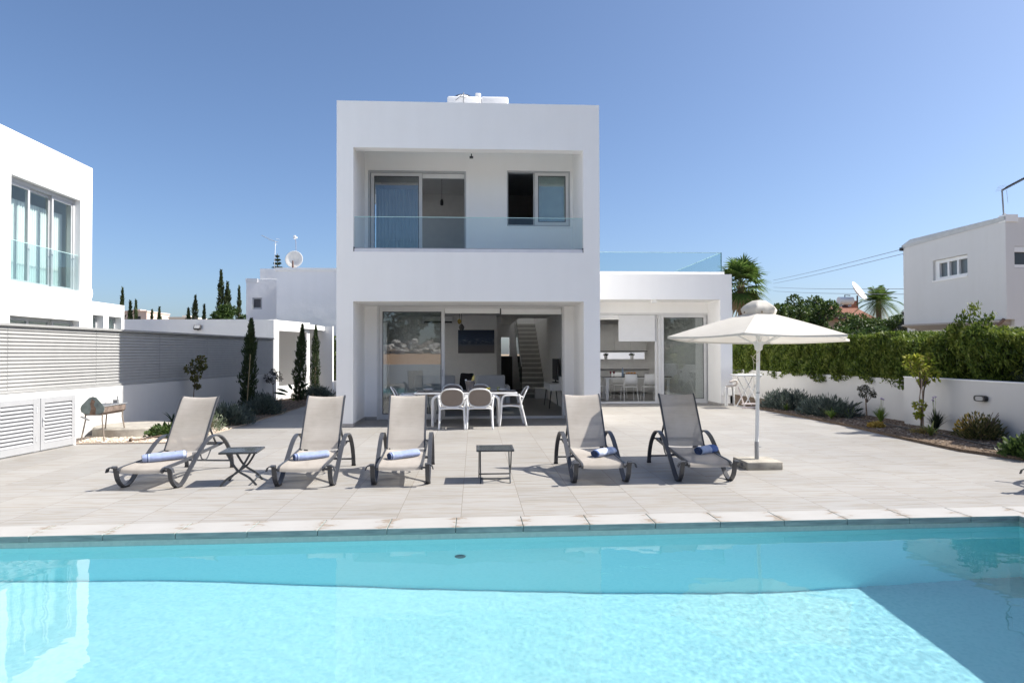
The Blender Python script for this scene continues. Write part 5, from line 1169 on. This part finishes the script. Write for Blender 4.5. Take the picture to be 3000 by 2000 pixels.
def side_leaf(y0,y1,z0,z1,x,name='window'):
    w = .07; o = hb(nl, NI, [(x-.05,x,y0,y0+w,z0,z1),(x-.05,x,y1-w,y1,z0,z1),(x-.05,x,y0+w,y1-w,z0,z0+w),(x-.05,x,y0+w,y1-w,z1-w,z1)], name, ALUG)
    m = MB(); m.box(x-.03,x-.02,y0+w,y1-w,z0+w,z1-w); p_ = m.build('pane', NGLASS); p_.parent = o; p_.matrix_parent_inverse = Matrix.Identity(4)
hb(nl, NI, [(X0-.3,X0-.14,15.52,18.16,5.5,5.6),(X0-.3,X0-.14,18.08,18.16,3.16,5.5)], 'window_frame', ALUG)
for i in range(3): side_leaf(15.54+.845*i, 15.54+.845*i+.87, 3.2, 5.5, X0-.16-.055*(i%2))
for i in range(3): side_leaf(15.54+.87*i, 15.54+.87*i+.86, .5, 2.40, X0-.16-.055*(i%2))
hb(nl, NI, [(X0-.30,X0-.005,15.53,18.155,3.1605,3.2)], 'window_sill', simple('sill_stone',(.62,.62,.64),.7))
m = MB(); n = 80
for k_ in range(3):
    ya, yb = 15.5+.9*k_, 15.5+.9*k_+[.89,.89,.86][k_]
    vs = []
    for i in range(n+1): yy = ya+(yb-ya)*i/n; vs += [(X0-.5+.03*math.sin(i*.8),yy,3.15),(X0-.5+.03*math.sin(i*.8),yy,5.22)]
    m.add(vs, [(2*i,2*i+2,2*i+3,2*i+1) for i in range(n)])
o = m.build('curtain', CLOTH, None, smooth=True); o.parent = nl; o.matrix_parent_inverse = NI
hb(nl, NI, [(X0-1.6,X0-1.55,15.0,18.45,3.1,6.2),(X0-1.6,X0-.3,15.0,15.05,3.1,6.2),(X0-1.6,X0-1.55,15.0,18.45,0,2.75)], 'room_wall', simple('pale_room',(.7,.72,.72),.9,.02))
gb = hb(nl, NI, [(X0-.06,X0-.045,15.53,18.15,3.21,4.13)], 'balustrade', BGLASS)
m = MB(); m.box(X0-.062,X0-.043,15.53,18.15,4.13,4.142); e = m.build('top_edge', EDGE); e.parent = gb
hb(nl, NI, [(X0-.3,X0,18.703,20.4,2.62,2.98),(X0-.3,X0,18.703,18.76,0,2.62),(X0-.3,X0,19.3,19.55,0,2.62),(X0-.3,X0,20.25,20.4,0,2.62),(X0-6,X0-.3,20.2,20.4,0,2.98),(X0-6,X0-.3,18.703,20.2,2.6,2.9)], 'annex_wall', PLASTER)
for y0_, y1_ in ((18.762,19.298),(19.552,20.248)): side_leaf(y0_, y1_, .1, 2.615, X0-.18, 'annex_window')
hb(nl, NI, [(X0-.45,X0-.44,18.8,20.2,.1,2.55)], 'curtain', CLOTH)
t = thing('satellite_dish', (-10.92,19.0,2.98), 'small white dish half hidden behind the left house corner', 'satellite dish')
m = MB(); m.lathe([(0,0),(.12,.015),(.24,.06),(.30,.10)],24,T(.08,0,.30,R(80),R(80))); m.build('dish', WHITE, t, smooth=True); m = MB(); m.tube([(0,.05,0),(.02,.05,.36)],.02,6); m.build('mast', STEEL, t)
# carport and long parapet wall behind the fence
cpt = thing('carport', (-6.5,22,0), 'white flat-roofed carport with a square opening beyond the end of the louvre fence', 'carport')
CI = Matrix.Translation((6.5,-22,0))
hb(cpt, CI, [(-14,-6.50,22.15,22.35,0,2.66)], 'parapet_wall', PLASTER)
A_, B_ = Vector((-6.50,22.0,0)), Vector((-5.94,24.4,0)); dv = (B_-A_); Lc = dv.length; ac = math.atan2(dv.x, dv.y); CM = Matrix.Translation(A_) @ Matrix.Rotation(-ac,4,'Z')
m = MB(); m.box(-.25,0,0,.32,0,2.64,CM).box(-.25,0,.32,Lc-.22,2.30,2.64,CM).box(-.25,0,.32,Lc-.22,0,.45,CM).box(-.45,0,Lc-.22,Lc,0,2.64,CM); o = m.build('frame', PLASTER); o.parent = cpt; o.matrix_parent_inverse = CI
hb(cpt, CI, [(-10,-6.4,26.2,26.4,0,2.6),(-6.4,-5.5,26.18,26.4,0,2.6)], 'inner_wall', PLASTER)
m = MB(); m.add([(-12,22.36,2.42),(-6.7,22.36,2.42),(-5.8,24.3,2.42),(-5.8,26.15,2.42),(-12,26.15,2.42),(-12,22.36,2.58),(-6.7,22.36,2.58),(-5.8,24.3,2.58),(-5.8,26.15,2.58),(-12,26.15,2.58)], [(4,3,2,1,0),(5,6,7,8,9)]+[(i,(i+1)%5,5+(i+1)%5,5+i) for i in range(5)]); o = m.build('roof', PLASTER); o.parent = cpt; o.matrix_parent_inverse = CI
t = thing('floodlight', (-8.95,22.13,2.36), 'small dark floodlight on the grey parapet above the louvre fence', 'floodlight')
m = MB(); m.rbox(-.11,.11,-.12,-.03,-.07,.09,.015,3,T(0,0,0,0,R(-25))); m.build('housing', DARK, t); m = MB(); m.box(-.085,.085,-.126,-.121,-.05,.07,T(0,0,0,0,R(-25))); m.build('lens', simple('lamp_lens',(.4,.41,.42),.3), t); m = MB(); m.box(-.02,.02,-.04,.02,-.06,.0); m.build('bracket', DARK, t)
# rear neighbour
rn = thing('rear_house', (-9,32,0), 'white cubic house with a small square window behind the carport, left of the villa', 'house')
RM = Matrix.Translation((-9,32,0)) @ Matrix.Rotation(R(2.6),4,'Z'); RI = Matrix.Translation((9,-32,0))
def rb(boxes, name, mat): 
    m = MB(); [m.box(*q,RM) for q in boxes]; o = m.build(name, mat); o.parent = rn; o.matrix_parent_inverse = RI; return o
rb([(-1.72,-1.45,0,4,-.1,5.0),(-1.0,.25,0,4,-.1,5.05),(-1.45,-1.0,0,4,-.1,3.64),(-1.45,-1.0,0,4,4.18,5.05),(-1.1,.62,.02,3,5.05,5.55),(.25,6.5,-2.4,3.9,-.1,5.18)], 'wall', PLASTER)
rb([(-1.45,-1.0,.12,.16,3.64,4.18)], 'window_pane', simple('dark_pane',(.06,.065,.08),.1))
rb([(-1.45,-1.38,.03,.11,3.64,4.18),(-1.06,-1.0,.03,.11,3.64,4.18),(-1.38,-1.06,.03,.11,4.12,4.18),(-1.38,-1.06,.03,.11,3.64,3.72)], 'window_frame', ALUG)
rb([(.2,6.55,-2.45,3.95,5.18,5.30)], 'parapet_cap', WHITE)
rb([(-1.74,-1.2,-.03,.2,4.9,5.08)], 'corner_cap', WHITE)
t = thing('satellite_dish', (-8.42,31.7,5.5), 'large round white satellite dish facing the camera on the rear roof', 'satellite dish')
m = MB(); m.lathe([(0,.0),(.15,.012),(.28,.045),(.40,.10),(.405,.105),(.39,.108),(.2,.04),(0,.02)],32,T(.02,-.1,.42,0,R(82))); m.build('dish', simple('dish_cream',(.72,.70,.65),.5), t, smooth=True)
m = MB(); m.tube([(.04,-.45,-.05),(.05,-.52,.33)],[.05,.03],6); m.build('feed_arm', simple('rust_arm',(.14,.08,.06),.8), t); m = MB(); m.tube([(.02,0,-.3),(.02,0,.4)],.03,8); m.build('mast', STEEL, t)
t = thing('roof_antenna', (-9.42,31.9,5.5), 'thin aerial with a long slanted boom left of the round dish', 'aerial')
m = MB(); m.tube([(0,0,0),(.03,0,.72),(.06,0,1.33)],.014,6); m.build('mast', WHITE, t)
m = MB(); m.tube([(.14,0,1.30),(-.2,0,1.40),(-.62,0,1.62)],.010,5); [m.tube([(.1-.07*i,-.12,1.31+.033*i),(.1-.07*i,.12,1.31+.033*i)],.005,4) for i in range(10)]; m.build('boom', STEEL, t)
m = MB(); [m.tube([(.0+.05*i,-.1,1.2+.12*i),(.12+.05*i,.1,1.2+.12*i)],.006,4) for i in range(3)]; m.build('reflector', STEEL, t)
t = thing('wind_gauge', (-8.42,31.9,5.5), 'thin mast with a small white head above the round dish', 'mast')
m = MB(); m.tube([(.02,0,0),(.0,0,1.3),(-.03,0,1.48)],.014,6); m.build('mast', simple('purple_grey_mast',(.28,.27,.32),.6), t); m = MB(); m.rbox(-.11,.0,-.05,.05,1.45,1.62,.03); m.rbox(-.03,.06,-.04,.04,1.48,1.56,.02); m.build('head', WHITE, t)
bh = thing('back_hedge', (-8,34,0), 'dark green hedge seen in the gap between carport and villa', 'hedge')
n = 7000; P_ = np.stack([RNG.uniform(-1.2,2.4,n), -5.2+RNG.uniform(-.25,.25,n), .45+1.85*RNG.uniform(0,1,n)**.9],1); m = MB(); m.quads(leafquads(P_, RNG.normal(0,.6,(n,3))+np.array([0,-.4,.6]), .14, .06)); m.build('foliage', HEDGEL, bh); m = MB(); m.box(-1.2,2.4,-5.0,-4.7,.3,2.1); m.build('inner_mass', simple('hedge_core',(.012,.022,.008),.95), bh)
t = thing('topiary_column', (-5.35,28.2,0), 'rounded dark green column shrub against the villa edge', 'shrub')
n = 1600; u = RNG.uniform(0,1,n); th = RNG.uniform(0,6.28,n); q = .26*np.sqrt(np.clip(1-(2*u-1)**4,0,1))*np.sqrt(RNG.uniform(.4,1,n)); m = MB(); m.quads(leafquads(np.stack([q*np.cos(th),q*np.sin(th),1.6+1.25*u],1), RNG.normal(0,1,(n,3)), .08,.04)); m.build('foliage', GRN, t); trunk([(0,0,0),(0,0,1.8)],[.05,.04]).build('trunk', BARK, t)
gw2 = MB(); gw2.box(-6.2,-3.0,27.6,27.8,0,.42); tag(gw2.build('low_wall', PLASTER), 'low white garden wall under the hedge in the gap left of the villa', 'wall')
tag(MB().box(2.7,9.3,29.6,29.8,0,2.6).build('rear_garden_wall', PLASTER), 'white rear garden wall visible through the kitchen slit window', 'wall')

# ------------------------------------------------------------------ right neighbour
rh = thing('neighbour_house', (16,19.15,0), 'shaded grey-white house at the right edge with a narrow three-pane window', 'house')
HI = Matrix.Translation((-16,-19.15,0))
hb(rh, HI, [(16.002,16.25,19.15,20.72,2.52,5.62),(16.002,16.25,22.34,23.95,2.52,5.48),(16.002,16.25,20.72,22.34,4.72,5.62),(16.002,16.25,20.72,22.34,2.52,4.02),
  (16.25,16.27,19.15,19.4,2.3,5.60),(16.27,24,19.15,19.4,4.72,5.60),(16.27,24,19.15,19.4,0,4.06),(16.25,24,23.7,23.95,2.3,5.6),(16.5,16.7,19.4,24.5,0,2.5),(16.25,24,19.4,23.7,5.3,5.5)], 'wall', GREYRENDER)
m = MB(); m.add([(15.94,19.13,5.62),(16.3,19.13,5.62),(16.3,23.45,5.66),(15.94,23.45,5.66),(15.94,23.97,5.50),(16.3,23.97,5.50),(15.98,19.13,5.50),(15.98,23.97,5.40)], [(0,1,2,3),(3,2,5,4),(6,0,3,4,7)]); o = m.build('roof_edge', simple('lead_flashing',(.46,.49,.52),.7)); o.parent = rh; o.matrix_parent_inverse = HI
hb(rh, HI, [(15.99,16.38,19.12,19.40,5.46,5.68)], 'corner_cap', WHITE)
wf = hb(rh, HI, [(16.08,16.16,20.725,20.80,4.03,4.71),(16.08,16.16,22.13,22.335,4.03,4.71),(16.08,16.16,20.80,22.13,4.03,4.12),(16.08,16.16,20.80,22.13,4.60,4.71)]+[(16.08,16.16,y,y+.09,4.12,4.60) for y in (21.20,21.65)], 'window', WPLAST)
hb(rh, HI, [(16.17,16.18,20.73,22.33,4.04,4.70)], 'window_pane', simple('blind_behind_glass',(.13,.15,.16),.08))
hb(rh, HI, [(15.97,16.05,20.70,22.36,3.98,4.018)], 'window_sill', PLASTER)
hb(rh, HI, [(16.27,24,19.25,19.3,4.07,4.71)], 'front_window', simple('dark_front_pane',(.03,.03,.03),.1)); hb(rh, HI, [(16.27,24,19.16,19.24,4.55,4.71),(16.27,24,19.16,19.24,4.07,4.17)], 'front_window_frame', WPLAST)
m = MB(); m.add([(15.9,19.3,2.44),(15.9,23.9,2.50),(16.6,23.9,2.30),(16.6,19.3,2.26),(15.9,19.3,2.50),(15.9,23.9,2.56),(16.6,23.9,2.56),(16.6,19.3,2.56)], [(3,2,1,0),(4,5,6,7),(0,1,5,4),(1,2,6,5),(2,3,7,6),(3,0,4,7)]); o = m.build('overhang', simple('overhang_grey',(.40,.36,.33),.8)); o.parent = rh; o.matrix_parent_inverse = HI
m = MB(); m.tube(smooth_path([(15.93,21.0,2.30),(15.92,19.9,2.30),(15.93,19.4,2.38),(15.95,19.2,2.52)],6),.05,8); o = m.build('gutter_pipe', simple('brown_pipe',(.16,.11,.09),.7)); o.parent = rh; o.matrix_parent_inverse = HI
t = thing('tv_aerial', (16.08,19.3,5.66), 'dark television aerial with a ribbed boom on the right neighbour roof', 'aerial')
m = MB(); m.tube([(0,0,0),(-.045,0,.80)],.022,8); m.tube([(-.02,0,.04),(.05,0,.06)],.035,6); m.build('mast', simple('grey_mast',(.22,.23,.25),.6), t)
m = MB(); m.tube([(-.06,0,.79),(.95,-.1,1.32)],.018,6)
for i in range(18): p = Vector((.02,0,.83)).lerp(Vector((.95,-.1,1.32)), i/17); m.tube([p+Vector((-.03,-.14,.05)),p+Vector((.03,.14,-.05))],.011,4)
m.build('boom', DARK, t)
m = MB(); [m.tube([(-.08-.03*i,-.18,.9-.05*i),(-.0-.03*i,.2,.95-.05*i)],.004,4) for i in range(4)]; m.tube([(.1,0,.8),(.12,-.02,.4)],.005,4); m.build('reflector', STEEL, t)
wr = thing('power_lines', (0,0,0), 'four sagging overhead wires running to the right neighbour house', 'wires'); m = MB()
for (z0, z1) in ((5.40,8.2),(5.22,7.9),(3.9,7.55),(3.70,7.2)):
    a, b = Vector((16.05,24,z0)), Vector((27.6,60,z1)); m.tube([a.lerp(b,i/20)-Vector((0,0,.06*math.sin(math.pi*i/20))) for i in range(21)],.011,5)
m.build('wire', simple('wire_grey',(.16,.17,.19),.6), wr); MB().box(15.9,16.02,23.93,24.02,5.32,5.44).build('insulator', DARK, wr)
rr = thing('red_roof_house', (37,60,0), 'red-tiled roof house between trees in the right background', 'house')
m = MB(); m.box(-3.0,.0,.2,6,0,4.7); m.build('wall', simple('ochre_wall',(.42,.30,.22),.9,.1), rr)
def rooftile():
    m, nt, b = newmat('roof_tile'); tc = N(nt, 'ShaderNodeTexCoord'); w = N(nt, 'ShaderNodeTexWave', Scale=9.0, Distortion=.5); nt.links.new(tc.outputs['Object'], w.inputs['Vector']); n = N(nt, 'ShaderNodeTexNoise', Scale=9.0, Detail=6.0); nt.links.new(tc.outputs['Object'], n.inputs['Vector'])
    mu = N(nt, 'ShaderNodeMix', data_type='RGBA', blend_type='MULTIPLY'); mu.inputs['Factor'].default_value = .7; nt.links.new(ramp(nt, n.outputs['Fac'], [(.3,(.22,.09,.055)),(.7,(.38,.16,.10))]), mu.inputs['A']); nt.links.new(w.outputs['Color'], mu.inputs['B']); nt.links.new(mu.outputs['Result'], b.inputs['Base Color']); b.inputs['Roughness'].default_value = .9; return m
m = MB(); m.add([(-3.5,-.5,4.6),(.3,-.5,4.6),(-.3,3,6.15),(-2.9,3,6.15),(-3.5,6.5,4.6),(.3,6.5,4.6)], [(0,1,2,3),(1,5,2),(5,4,3,2),(4,0,3)]); m.build('roof', rooftile(), rr); m = MB(); m.box(-.9,.0,2.2,3.2,5.6,6.5); m.build('chimney', simple('brick_red',(.36,.16,.10),.9,.2), rr)
t = thing('satellite_dish', (36.1,60.5,6.15), 'large white satellite dish tilted upwards on the red roof', 'satellite dish')
m = MB(); m.lathe([(0,0),(.35,.03),(.75,.14),(1.05,.30),(1.06,.31),(.7,.16),(0,.03)],36,T(-.25,0,.95,R(-48),0,R(58))); m.build('dish', WHITE, t, smooth=True); m = MB(); m.tube([(-.2,0,-.3),(-.2,0,.7)],.07,8); m.tube([(-.9,0,.7),(-1.4,0,.75),(-1.4,0,-.2)],.05,6); m.build('mount', simple('brown_mount',(.14,.09,.08),.8), t)
t = thing('solar_boiler', (34.7,60.5,6.1), 'white horizontal boiler on the red roof beside the tilted dish', 'boiler')
m = MB(); m.tube([(-.62,0,.25),(.72,0,.25)],.36,20); m.build('tank', WHITE, t, angle=40)
for x in (-.5,.4): m = MB(); m.box(x,x+.1,-.2,.2,-.3,.0); m.build('stand', STEEL, t)
# far buildings
for nm, x0_, x1_, y_, z_, col, lb in [('far_house',-57.5,-52.6,110,8.6,(.60,.49,.43),'pale pink block far off behind the thin cypresses'),('far_house',-50.0,-46.3,112,7.7,(.62,.58,.52),'long cream roof far off in the middle of the left skyline'),('far_house',-46,-41,125,7.6,(.6,.55,.5),'far cream house partly behind the squat cypress'),('far_house',-53.5,-49.5,118,7.5,(.58,.53,.46),'low beige house far off right of the pink block')]:
    t = thing(nm, ((x0_+x1_)/2,y_,0), lb, 'house', 'far houses on the left skyline'); w = (x1_-x0_)/2
    m = MB(); m.box(-w,w,0,8,0,z_-.3); m.build('wall', simple('far_wall',col,.9,.05), t); m = MB(); m.box(-w-.1,w+.1,-.1,8.1,z_-.3,z_-.1); m.box(-w*.3,w*.2,2,4,z_-.1,z_+.25); m.build('roof', simple('far_roof',tuple(c*1.05 for c in col),.9,.05), t)
    m = MB(); [m.box(-w*.7+w*.5*i,-w*.7+w*.5*i+.8,-.02,0.01,z_-2.2,z_-1.0) for i in range(3)]; m.build('window', DARK, t)

# ------------------------------------------------------------------ white folding clothes airer by the wing
t = thing('folding_airer', (7.6,18.2,0), 'white folding rack with crossed legs standing at the right end of the wing', 'clothes rack')
m = MB(); m.rbox(-.38,.30,-.30,.30,.885,.93,.012); m.build('top', WPLAST, t, angle=40)
for y in (-.26,.26):
    m = MB(); m.tube([(-.20,y,.88),(.24,y,.02)],.016,8); m.build('leg', WPLAST, t); m = MB(); m.tube([(.27,y*.92,.88),(-.02,y*.92,.36),(-.22,y*.92,.02)],.016,8); m.build('leg', WPLAST, t)
m = MB(); m.tube([(-.28,-.30,.03),(.16,-.30,.03)],.025,8); m.tube([(-.28,-.30,.13),(.14,-.30,.13)],.022,8); m.tube([(-.38,-.28,.60),(-.22,-.30,.10),(-.17,-.30,.0)],.018,8); m.build('foot_bar', simple('pinkish_plastic',(.70,.62,.60),.5,.03), t)
t = thing('folded_chair', (7.33,18.75,0), 'folded white garden chair leaning behind the clothes rack', 'chair')
m = MB(); m.rbox(-.2,.08,-.02,.03,.3,1.03,.02,3,T(0,0,0,0,R(-12))); m.build('backrest', WPLAST, t, angle=40); m = MB(); m.tube(smooth_path([(-.15,-.1,.58),(.08,-.1,.60),(.16,-.1,.66),(.12,-.1,.74),(-.05,-.1,.70)],6),.03,8); m.build('armrest', simple('cream_plastic',(.66,.6,.56),.5), t, smooth=True); m = MB(); m.rbox(.02,.18,.1,.2,0,.62,.02); m.rbox(-.18,-.10,-.1,0,0,.55,.02); m.build('leg', WPLAST, t, angle=40)

# ------------------------------------------------------------------ what the glass and water mirror: the garden behind the photographer
tag(MB().box(-13,13,-2.9,-2.65,-.1,.98).build('pool_wall', PLASTER), 'white wall on the far side of the pool, mirrored in the glass door', 'wall')
m = MB(); m.add([(-40,-2.92,.93),(40,-2.92,.93),(40,-9.5,1.55),(-40,-9.5,1.55),(40,-40,2.2),(-40,-40,2.2)], [(3,2,1,0),(5,4,2,3)]); struct(m.build('soil_bank', soilmat('orange_soil', [(.36,.22,.13),(.46,.30,.19),(.40,.25,.16)], .8)))
m = MB(); bm0 = bmesh.new(); bmesh.ops.create_icosphere(bm0, subdivisions=2, radius=1); V0 = np.array([v.co[:] for v in bm0.verts]); F0 = [[v.index for v in f.verts] for f in bm0.faces]; bm0.free()
for i in range(1500):
    x = random.uniform(-17,15); y = random.uniform(-11.5,-9.0); s_ = random.uniform(.07,.24); V = V0*np.array([s_*1.2,s_,s_*.8])*(1+.25*np.sign(RNG.normal(0,1,(len(V0),1)))*RNG.uniform(0,1,(len(V0),1)))+np.array([x,y,1.5+.9*random.random()*max(.2,1-abs(y+10.3)/1.4)])
    o = len(m.v); m.v += V.tolist(); m.f += [tuple(o+k for k in f) for f in F0]
tag(m.build('rock_heap', leafmat('rubble', [(.22,.17,.14),(.35,.30,.26),(.62,.60,.57),(.16,.12,.10),(.5,.46,.42)], 0, .9, .1)), 'heap of broken stones behind the pool, mirrored in the glass door', None, None, 'stuff')
tm = leafmat('wood_leaf', [(.02,.04,.012),(.04,.07,.02),(.07,.10,.03)], .2)
cl = [(random.uniform(-26,22), random.uniform(-17,-13.0), random.uniform(1.6,6.8), random.uniform(.7,1.4)) for _ in range(260)]
P_, d = clumpcloud(60000, cl, (1,1,.9)); m = MB(); m.quads(leafquads(P_, d+RNG.normal(0,.7,(60000,3)), .38, .18)); tag(m.build('wood', tm), 'dark trees behind the pool, mirrored in the glass', None, None, 'stuff')
